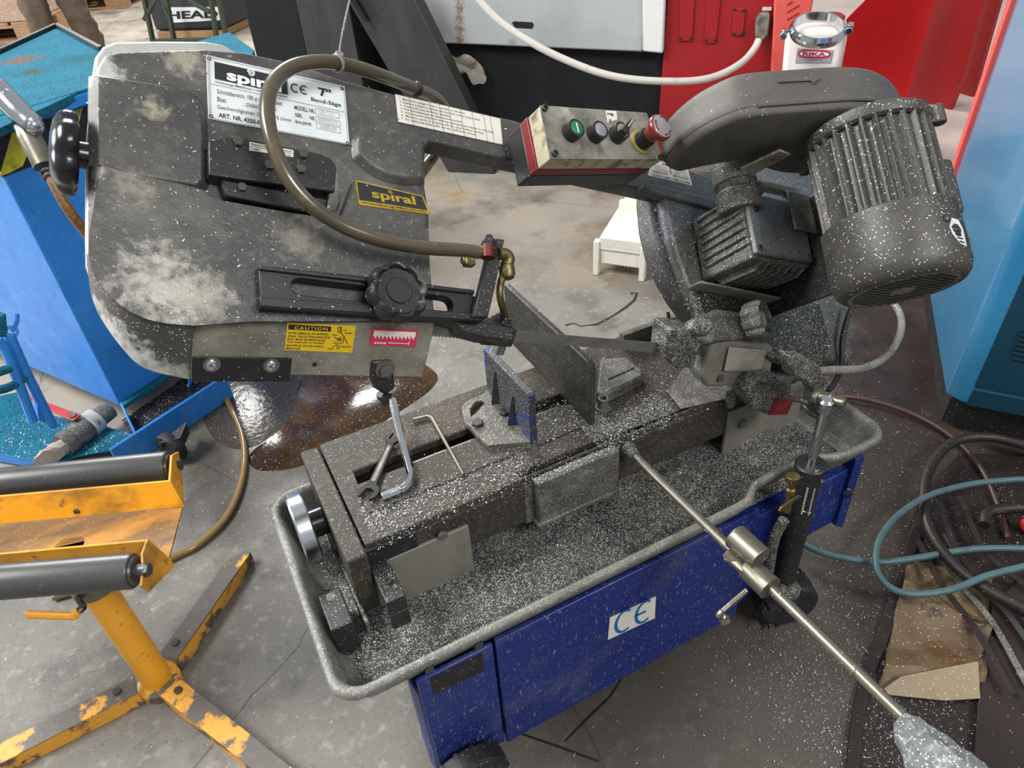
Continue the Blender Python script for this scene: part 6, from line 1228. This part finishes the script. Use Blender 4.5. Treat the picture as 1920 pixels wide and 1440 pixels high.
# ================================================================== THINGS ON THE FLOOR
# ivory enclosure standing on its flanges
WBX = thing('plastic_enclosure', 'ivory plastic enclosure box standing on the floor behind the saw', 'box', (1.64, 2.3, 0))
wa_, wb_ = v3(1.562, 2.366, 0), v3(1.708, 2.197, 0); wd2 = (wb_ - wa_).normalized(); wn2 = v3(-wd2.y, wd2.x, 0)
if wn2.dot(CAM - wa_) > 0: wn2 = -wn2
WL = (wb_ - wa_).length
def wbp(s, n, z): return wa_ + wd2 * s + wn2 * n + v3(0, 0, z)
def wbox(mb, s0, s1, n0, n1, z0, z1): mb.prism([wbp(s0, n0, z0), wbp(s1, n0, z0), wbp(s1, n1, z0), wbp(s0, n1, z0)], v3(0, 0, z1 - z0)); return mb
mb = MB(); wbox(mb, .022, WL - .018, .012, .46, .055, .135); mb.build('enclosure_base', M['ivory'], WBX, .005)
mb = MB(); wbox(mb, .020, WL - .016, .006, .465, .135, .186); mb.build('enclosure_lid', M['ivory'], WBX, .006)
mb = MB(); wbox(mb, .016, WL - .012, .006, .02, .126, .138); mb.build('lid_seam', M['ivory'], WBX, .002)
for s0, s1 in ((-.004, .022), (WL - .02, WL + .006)):
    for n0, n1 in ((-.004, .035), (.43, .468)):
        mb = MB(); wbox(mb, s0, s1, n0, n1, 0, .165); mb.build('mounting_leg', M['ivory'], WBX, .004)
for k in range(8):
    mb = MB(); wbox(mb, .05 + k * .016, .055 + k * .016, .03, .036, .042, .056); mb.build('terminal_pin', M['ivory'], WBX)
# rubber edging strip, sheets, cardboard
def ribbon(mb, pts, w, z, th=.004):
    P = smooth_path([pz(x, y, z) for x, y in pts], 5); L, R_ = [], []
    for i, p in enumerate(P):
        t = (P[min(i + 1, len(P) - 1)] - P[max(0, i - 1)]).normalized(); q = ZV.cross(t) * w * .5; L.append(p - q); R_.append(p + q)
    mb.loft([[l, r, r - v3(0, 0, th), l - v3(0, 0, th)] for l, r in zip(L, R_)]); return mb
mb = MB(); P = [(1610, 1300), (1640, 1240), (1668, 1150), (1700, 1040), (1720, 940), (1800, 850), (1990, 850), (2050, 1500), (1590, 1500)]; mb.prism([pz(x, y, .004) for x, y in P], v3(0, 0, -.0035)); tag(mb.build('floor_mat', M['rubberb'], None, .001), 'grimy dark brown rubber mat on the floor beside the saw', 'mat')
mb = MB(); ribbon(mb, [(1800, 868), (1752, 920), (1718, 1000), (1690, 1085), (1660, 1180), (1628, 1262), (1610, 1340), (1598, 1450), (1590, 1500)], .026, .012, .008); tag(mb.build('edging_strip', M['rubberb'], None, .001), 'long dark rubber edging strip along the left side of the mat', 'strip')
CRD = MB(); gx, gy = 22, 20; qa = [(1655, 1125), (1735, 1050), (1800, 1058), (1880, 1150), (1872, 1230), (1836, 1308), (1690, 1306), (1645, 1298), (1690, 1262), (1668, 1180)]
c00, c10, c11, c01 = pz(1700, 1052, 0), pz(1860, 1085, 0), pz(1836, 1312, 0), pz(1642, 1300, 0)
rows = []
for j in range(gy + 1):
    row = []
    for i in range(gx + 1):
        s, t = i / gx, j / gy; p = c00.lerp(c10, s).lerp(c01.lerp(c11, s), t)
        crease = abs(t - .42 - .25 * (s - .5)); hgt = .006 + .036 * math.exp(-(crease / .09) ** 2) + .022 * abs(mnoise.noise(Vector((s * 3, t * 3, 2)))) + (.022 * max(0, 1 - abs(t - .84) / .14))
        if t > .97 or t < .02: hgt = .007
        row.append(CRD.bm.verts.new((p.x + .006 * mnoise.noise(Vector((t * 4, s * 3, 0))), p.y + .006 * mnoise.noise(Vector((t * 4, s * 3, 5))), hgt)))
    rows.append(row)
for j in range(gy):
    for i in range(gx): CRD.bm.faces.new((rows[j][i], rows[j][i + 1], rows[j + 1][i + 1], rows[j + 1][i]))
CARD = CRD.build('cardboard_sheet', M['card'], None, ang=14); tag(CARD, 'crumpled oil stained brown cardboard sheet on the mat', 'cardboard')
mb = MB(); mb.prism([pz(1645, 1300, .02), pz(1690, 1268, .035), pz(1834, 1240, .045), pz(1838, 1309, .02), pz(1772, 1313, .018)], v3(0, 0, -.003)); mb.build('folded_flap', M['flap'], CARD, 0, label='paler folded flap of the cardboard')
sm_ = CARD.modifiers.new('s', 'SOLIDIFY'); sm_.thickness = .003
def sheet3(name, pts, z, label, mat, cat):
    mb = MB(); rings = []
    P = [pz(x, y, z) for x, y in pts]; mb.prism(P, v3(0, 0, -.004)); tag(mb.build(name, mat, None, .001), label, cat)
sheet3('plastic_sheet', [(1862, 1130), (1945, 1060), (2060, 1500), (1820, 1500), (1836, 1300)], .02, 'dark brown plastic sheet in the lower right corner', M['sheet'], 'sheet')
for k, (pts_, lab) in enumerate((([(1735, 985), (1790, 1080), (1860, 1165), (1930, 1290)], 'flat metal strap curving past the cardboard, longest'), ([(1770, 1000), (1830, 1090), (1890, 1150), (1960, 1250)], 'flat metal strap lying above the cardboard, second'), ([(1760, 940), (1800, 1040), (1880, 1120), (1960, 1200)], 'dark flat strap lying nearest to the hose coil'), ([(1800, 930), (1840, 1020), (1900, 1080), (1990, 1130)], 'dark flat strap inside the hose coil, near the right edge'), ([(1720, 1010), (1762, 1090), (1830, 1180), (1900, 1300)], 'dark flat strap crossing the cardboard edge'))):
    mb = MB(); ribbon(mb, pts_, .016, .030 + .004 * k, .002); tag(mb.build('metal_strap', (M['dusty'], M['roller'], M['sheet'], M['sheet'], M['sheet'])[k], None), lab, 'strap')
def floor_tube(name, pts, r, z, mat, label, cat='hose'):
    P = [pz(q[0], q[1], (q[2] if len(q) > 2 else z)) for q in pts]
    mb = MB(); mb.tube(P, r, 12, 7); return tag(mb.build(name, mat, None, ang=80), label, cat)
floor_tube('rubber_hose', [(1990, 850), (1920, 834), (1860, 820), (1800, 824), (1762, 850), (1738, 890), (1732, 940), (1745, 1000), (1790, 1060), (1860, 1110), (1960, 1160)], .015, .06, M['rubberb'], 'thick brown rubber hose coiled in front of the compressor')
floor_tube('rubber_hose', [(1845, 985), (1848, 965), (1868, 956), (1920, 952), (2000, 955)], .015, .045, M['rubberb'], 'open end of a thick brown rubber hose at the right edge')
floor_tube('copper_cable', [(1562, 742), (1620, 748), (1690, 768), (1750, 796), (1800, 832), (1840, 880), (1868, 940), (1890, 1010)], .008, .016, M['copper'], 'thin reddish brown cable running over the dark floor', 'cable')
floor_tube('air_hose', [(1490, 1010), (1530, 1032), (1580, 1046), (1650, 1054), (1720, 1046), (1790, 1034), (1860, 1028), (2000, 1030)], .0085, .055, M['blueh'], 'thin blue air hose running straight from the saw to the right edge')
floor_tube('air_hose', [(2000, 1040), (1920, 1062), (1850, 1080), (1790, 1104), (1730, 1114), (1682, 1108), (1650, 1082), (1642, 1045), (1652, 1005), (1685, 965), (1740, 930), (1810, 910), (1880, 901), (2000, 895)], .0085, .085, M['blueh'], 'thin blue air hose bent in a loop over the cardboard')
for q in ():
    pass
mb = MB(); mb.lathe(pz(1928, 985, .03), v3(-.5, -.5, .6), [(.016, -.02), (.022, -.01), (.022, .01), (.012, .015)], 18); tag(mb.build('red_plug', M['red'], None, .002), 'small red plastic plug at the right edge', 'plug')

for pts_, w_ in (([(1062, 612), (1076, 605), (1090, 613), (1105, 608), (1118, 609), (1131, 603), (1150, 592), (1175, 578), (1190, 562), (1196, 549), (1182, 551)], .016), ([(1168, 1268), (1142, 1308), (1106, 1340), (1060, 1388)], .007), ([(972, 1376), (1050, 1400), (1122, 1426)], .006)):
    P = [pz(x + random.uniform(-2, 2), y + random.uniform(-2, 2), 0) for x, y in pts_]; L_, R_ = [], []
    for i, p in enumerate(P):
        t = (P[min(i + 1, len(P) - 1)] - P[max(0, i - 1)]).normalized(); q = ZV.cross(t) * w_ * random.uniform(.2, .6); L_.append(p - q); R_.append(p + q)
    mb = MB(); mb.loft([[l + v3(0, 0, .0008), r + v3(0, 0, .0008), r, l] for l, r in zip(L_, R_)]); mb.build('crack', M['khaz'], FLOOR)

# ================================================================== FAR BACKGROUND
# pallets
def pallet(name, o, dx, nrm, label, load=None, sc_=1.0, group=None):
    t = thing(name, label, 'pallet', tuple(o), group); n = nrm
    def bb(s0, s1, n0, n1, z0, z1, nm, mat, bev=.004):
        mb = MB(); mb.prism([o + dx * s0 + n * n0 + v3(0, 0, z0), o + dx * s1 + n * n0 + v3(0, 0, z0), o + dx * s1 + n * n1 + v3(0, 0, z0), o + dx * s0 + n * n1 + v3(0, 0, z0)], v3(0, 0, z1 - z0)); mb.build(nm, mat, t, bev)
    for s in (0, .75, 1.5):
        for n0 in (0, .5, 1.0): bb(s, s + .26, n0, n0 + .2, .03, .15, 'pallet_block', M['wood'])
    for n0 in (0, .5, 1.0): bb(0, 1.76, n0, n0 + .2, 0, .03, 'bottom_board', M['wood']); bb(0, 1.76, n0, n0 + .2, .15, .18, 'stringer_board', M['wood'])
    for k in range(6): bb(k * .3, k * .3 + .26, 0, 1.2, .18, .21, 'deck_board', M['wood'])
    return t, bb
pn = v3(.42, .91, 0).normalized()
o = pz(80, 78, 0); pxd = v3(-.91, .42, 0).normalized()
t, bb = pallet('pallet', o, pxd, pn, 'wooden pallet under stacked wrapped boxes at the upper left')
WL_ = thing('wrapped_load', 'stretch wrapped stack of brown boxes on the upper left pallet', 'boxes', tuple(o + v3(0, 0, .23)))
for s in range(3):
    for h in range(2):
        mb = MB(); q = o + pxd * (.02 + s * .56) + v3(0, 0, .212 + h * .45); mb.prism([q, q + pxd * .54, q + pxd * .54 + pn * 1.1, q + pn * 1.1], v3(0, 0, .44)); mb.build('wrapped_box', M['wrap'], WL_, .012)
o2 = pz(238, 16, 0); pallet('pallet', o2, pxd, pn, 'corner of a far wooden pallet beside the crate')
# crate with white lettering, in a green frame
hA, hB = pz(300, 72, 0), pz(412, 70, 0); hd_ = (hB - hA).normalized(); hn = v3(hd_.y, -hd_.x, 0)
if hn.dot(CAM - hA) < 0: hn = -hn
def hpnt(x, y, off=0.0): return pp(x, y, hA + hn * off, hn)
CT = thing('display_crate', 'dark covered crate with a white lettered band on a wooden base', 'crate', tuple(hA))
q0_, q1_ = hpnt(292, 60), hpnt(424, 60)
mb = MB(); mb.prism([v3(q.x, q.y, .075) for q in (q0_, q1_, q1_ - hn * .8, q0_ - hn * .8)], v3(0, 0, 1.5)); mb.build('crate_cover', M['crate'], CT, .03)
mb = MB(); mb.prism([hpnt(x, y, .012) for x, y in ((310, 14), (410, 13), (415, 38), (316, 43))], hn * -.01); BD = mb.build('lettered_band', M['white'], CT)
Ink().t('HEAD', hpnt(315, 36, .014), hpnt(409, 33, .014), hpnt(313.5, 21.5, .014), .03, .003).done(M['ink'], BD)
q0_, q1_ = hpnt(296, 68, .02), hpnt(418, 64, .02)
mb = MB(); mb.prism([v3(q.x, q.y, .0) for q in (q0_, q1_, q1_ - hn * .85, q0_ - hn * .85)], v3(0, 0, .07)); mb.build('wooden_base', M['wood'], CT, .005)
GF = thing('steel_frame', 'green steel trestle frame standing in front of the lettered crate', 'frame', tuple(hA + hn * .25))
def bar(a, b_, w=.018):
    mb = MB(); d_ = (b_ - a).normalized(); q = hn.cross(d_).normalized(); mb.prism([a - q * w, a + q * w, b_ + q * w, b_ - q * w], hn * -.05); mb.build('frame_bar', M['framegreen'], GF, .004)
G_ = lambda x, y: hpnt(x, y, .3)
for a, b_ in (((256, -60), (285, 82)), ((298, -60), (324, 76)), ((384, -60), (404, 72)), ((396, -60), (424, 80)), ((268, 38), (300, -20)), ((300, -6), (316, 26)), ((352, 2), (392, 24)), ((318, 40), (306, 10)), ((286, 78), (424, 74))): bar(G_(*a), G_(*b_))
# person standing behind the skip
pf = pz(150, 138, 0); vdir = v3(pf.x, pf.y, 0).normalized(); sd = v3(vdir.y, -vdir.x, 0)
def skin(name, verts, edges, radii, mat, parent, root=0, sub=2):
    me = bpy.data.meshes.new(name); me.from_pydata([tuple(v) for v in verts], edges, []); o = bpy.data.objects.new(name, me); COL.objects.link(o)
    me.materials.append(mat); s = o.modifiers.new('skin', 'SKIN'); s.use_smooth_shade = True
    for i, r in enumerate(radii): me.skin_vertices[0].data[i].radius = (r, r) if isinstance(r, (int, float)) else r; me.skin_vertices[0].data[i].use_root = (i == root)
    u = o.modifiers.new('sub', 'SUBSURF'); u.levels = sub; u.render_levels = sub; adopt(o, parent); return o
PE = thing('person', 'person in brown work trousers standing behind the blue skip', 'person', tuple(pf))
hx = lambda s, f_, z: pf + sd * s + vdir * f_ + v3(0, 0, z)
V_ = [hx(0, 0, .98), hx(-.10, 0, .92), hx(-.15, -.02, .52), hx(-.14, .03, .10), hx(-.15, -.12, .05), hx(.10, 0, .92), hx(.17, -.03, .52), hx(.20, .04, .10), hx(.24, -.10, .05), hx(0, 0, 1.22), hx(0, .01, 1.42), hx(0, 0, 1.53), hx(0, -.02, 1.66), hx(0, -.01, 1.74), hx(-.19, .01, 1.40), hx(-.27, .0, 1.12), hx(-.22, -.12, .90), hx(.19, .01, 1.40), hx(.28, 0, 1.12), hx(.24, -.12, .90)]
E_ = [(0, 1), (1, 2), (2, 3), (3, 4), (0, 5), (5, 6), (6, 7), (7, 8), (0, 9), (9, 10), (10, 11), (11, 12), (12, 13), (10, 14), (14, 15), (15, 16), (10, 17), (17, 18), (18, 19)]
R_ = [.12, .085, .055, .04, .035, .085, .055, .04, .035, .12, .12, .05, .085, .06, .05, .04, .03, .05, .04, .03]
skin('body', V_, E_, R_, M['skin'], PE)
Vt = [hx(0, 0, 1.0), hx(-.105, 0, .90), hx(-.14, -.02, .70), hx(-.15, -.03, .52), hx(-.145, .0, .40), hx(-.14, .02, .28), hx(-.14, .03, .12), hx(.105, 0, .90), hx(.15, -.02, .70), hx(.17, -.03, .52), hx(.18, .0, .40), hx(.19, .02, .28), hx(.20, .04, .12)]
TRS = skin('trousers', Vt, [(0, 1), (1, 2), (2, 3), (3, 4), (4, 5), (5, 6), (0, 7), (7, 8), (8, 9), (9, 10), (10, 11), (11, 12)], [.17, .14, .13, .12, .115, .12, .13, .14, .13, .12, .115, .12, .13], M['trouser'], PE, sub=3)
tx = bpy.data.textures.new('folds', 'CLOUDS'); tx.noise_scale = .09; dm = TRS.modifiers.new('folds', 'DISPLACE'); dm.texture = tx; dm.strength = .06; dm.mid_level = .5
skin('jacket', [hx(0, 0, .98), hx(0, 0, 1.22), hx(0, .01, 1.42), hx(0, 0, 1.5), hx(-.19, .01, 1.40), hx(-.275, 0, 1.12), hx(-.225, -.11, .93), hx(.19, .01, 1.40), hx(.285, 0, 1.12), hx(.245, -.11, .93)], [(0, 1), (1, 2), (2, 3), (2, 4), (4, 5), (5, 6), (2, 7), (7, 8), (8, 9)], [.155, .15, .14, .065, .08, .065, .05, .08, .065, .05], M['shirt'], PE)
for s, f0 in ((-.14, .03), (.20, .04)): skin('shoe', [hx(s, f0 + .03, .05), hx(s, f0 - .06, .055), hx(s * 1.15, f0 - .17, .045)], [(0, 1), (1, 2)], [.05, .055, .045], M['shoe'], PE)
skin('hair', [hx(0, .02, 1.68), hx(0, .02, 1.77)], [(0, 1)], [.085, .07], M['hair'], PE)

# ================================================================== METAL CHIPS, as geometry
def flakes(name, objs, dens, size, mat, parent, minz=.15, cap=30000, seed=1, label=None, facing=None, lift=.0006):
    rng = np.random.default_rng(seed); P, Nn = [], []
    dg = bpy.context.evaluated_depsgraph_get()
    for o in objs:
        me = o.data; me.calc_loop_triangles(); nt_ = len(me.loop_triangles)
        if not nt_: continue
        idx = np.empty(nt_ * 3, 'i'); me.loop_triangles.foreach_get('vertices', idx); idx = idx.reshape(-1, 3)
        co = np.empty(len(me.vertices) * 3); me.vertices.foreach_get('co', co); co = co.reshape(-1, 3)
        mw = np.array(WM[o]); co = co @ mw[:3, :3].T + mw[:3, 3]
        a, b_, c_ = co[idx[:, 0]], co[idx[:, 1]], co[idx[:, 2]]; cr = np.cross(b_ - a, c_ - a); ar = np.linalg.norm(cr, axis=1) / 2; ok = ar > 1e-9
        nn = cr / np.maximum(2 * ar[:, None], 1e-12)
        ok &= (nn[:, 2] > minz); 
        ar = np.where(ok, ar, 0)
        if ar.sum() <= 0: continue
        k = int(min(cap, dens * ar.sum())); t = rng.choice(nt_, k, p=ar / ar.sum()); u, v = rng.random(k), rng.random(k); fl = u + v > 1; u[fl], v[fl] = 1 - u[fl], 1 - v[fl]
        P.append(a[t] + (b_ - a)[t] * u[:, None] + (c_ - a)[t] * v[:, None]); Nn.append(nn[t])
    return flake_mesh(name, np.concatenate(P), np.concatenate(Nn), size, mat, parent, rng, label, lift)
def flake_mesh(name, P, Nn, size, mat, parent, rng, label=None, lift=.0006):
    k = len(P); r = rng.normal(size=(k, 3)); t = r - Nn * (r * Nn).sum(1)[:, None]; t /= np.linalg.norm(t, axis=1)[:, None]; b_ = np.cross(Nn, t)
    L = (size[0] + (size[1] - size[0]) * rng.random(k) ** 2.5)[:, None]; w = L * (.18 + .35 * rng.random(k))[:, None]; tilt = (rng.random(k)[:, None] - .2) * L * .7
    base = P + Nn * lift
    q = np.stack([base - t * L / 2 - b_ * w / 2, base - t * L / 2 + b_ * w / 2, base + t * L / 2 + b_ * w / 2 * .6 + Nn * np.abs(tilt), base + t * L / 2 - b_ * w / 2 * .6 + Nn * np.abs(tilt)], 1).reshape(-1, 3)
    me = bpy.data.meshes.new(name); me.vertices.add(4 * k); me.vertices.foreach_set('co', q.ravel()); me.loops.add(4 * k); me.loops.foreach_set('vertex_index', np.arange(4 * k, dtype='i')); me.polygons.add(k); me.polygons.foreach_set('loop_start', np.arange(0, 4 * k, 4, dtype='i')); me.update(); me.validate()
    me.materials.append(mat); o = bpy.data.objects.new(name, me); COL.objects.link(o); adopt(o, parent); o['kind'] = 'stuff'
    if label: o['label'] = label
    return o
byname = lambda *n: [o for o in bpy.data.objects if o.type == 'MESH' and o.name.split('.')[0] in n and 'category' not in o]
cm = M['chipm']
flakes('metal_chips', [ARM, LOW, B1, B2, B3], 4200, (.0008, .0042), cm, SAW, .1, seed=2)
flakes('metal_chips', byname('guide_bar', 'guide_bar_lip', 'tension_plate', 'tension_slide', 'guide_knob', 'guide_arm', 'guide_block'), 9000, (.0008, .0034), cm, SAW, .1, seed=3)
flakes('metal_chips', [GBX] + byname('gearbox_cover', 'cooling_fin', 'gearbox_neck', 'housing_ledge', 'right_guide_bar', 'guide_boss', 'blade_cover', 'motor_bracket'), 30000, (.0008, .0036), cm, SAW, .0, seed=4)
flakes('metal_chips', [HSG, SLUDGE] + byname('housing_dome', 'link_bracket', 'limit_switch', 'pivot_casting'), 46000, (.0008, .0036), cm, SAW, .0, 16000, seed=5)
flakes('metal_chips', [MBODY, FC] + byname('motor_end_shield', 'motor_lug'), 9000, (.0008, .0042), cm, SAW, .1, seed=6)
flakes('metal_chips', [BC] + byname('belt_cover_lid', 'control_base'), 1600, (.001, .004), cm, SAW, -.3, seed=7)
flakes('metal_chips', [CHIPBED], 70000, (.0009, .0042), cm, SAW, .1, 30000, seed=8)
flakes('metal_chips', [TRAY], 14000, (.0010, .0035), cm, SAW, .1, seed=9)
flakes('metal_chips', [BED, BLOCK] + byname('wear_strip', 'end_plate', 'jaw_foot', 'jaw_base', 'swivel_plate', 'moving_jaw', 'fixed_jaw'), 9000, (.0008, .0032), cm, SAW, .5, seed=10)
rng = np.random.default_rng(11)
# drifts along the front ledge of the bed and round the rod socket
def drift(x0, x1, y0, y1, z, n, size): return np.c_[rng.uniform(x0, x1, n), rng.normal((y0 + y1) / 2, (y1 - y0) / 3, n), np.full(n, z) + rng.random(n) * .003]
P = np.concatenate([drift(.12, .46, .87, .975, BZ, 3600, 0), drift(.60, .80, .87, .97, BZ, 4200, 0), drift(.44, .63, .856, .874, BZ - .003, 700, 0), drift(.80, 1.15, .87, 1.03, BZ, 3000, 0), drift(.46, .62, .90, 1.06, BZ + .003, 1500, 0)]); P = P[P[:, 1] > .853]
flake_mesh('metal_chips', P, np.tile([0, 0, 1.0], (len(P), 1)), (.001, .0042), cm, SAW, rng)
flakes('metal_chips', byname('stop_bar'), 90000, (.0008, .003), cm, SAW, .5, seed=15)
flakes('metal_chips', byname('feed_cylinder', 'stop_clamp', 'stop_head', 'stop_rod', 'link_pin', 'rod_socket', 'valve_pipe'), 14000, (.0008, .003), cm, SAW, -.3, seed=14)
# floor chips: one scatter over the floor, thicker in front of the saw's drive end
n = 15000
X_ = np.concatenate([rng.uniform(-.8, 2.2, n), rng.normal(1.0, .14, 7000), rng.uniform(.8, 1.9, 9000), rng.normal(.25, .35, 3000)]); Y_ = np.concatenate([.15 + 2.9 * rng.random(n) ** 1.3, rng.normal(.36, .22, 7000), rng.uniform(.1, 1.4, 9000), rng.normal(2.05, .22, 3000)])
P = np.c_[X_, Y_, np.full(len(X_), .0045)]
ok_ = ~((P[:, 0] > -.03) & (P[:, 0] < 1.23) & (P[:, 1] > .69) & (P[:, 1] < 1.14)); P = P[ok_]
fl = flake_mesh('floor_chips', P, np.tile([0, 0, 1.0], (len(P), 1)), (.0009, .0048), cm, None, rng); tag(fl, 'silver metal chips scattered over the workshop floor', 'metal chips')
flakes('metal_chips', [DT, PK], 9000, (.002, .009), cm, SK, .3, seed=13)
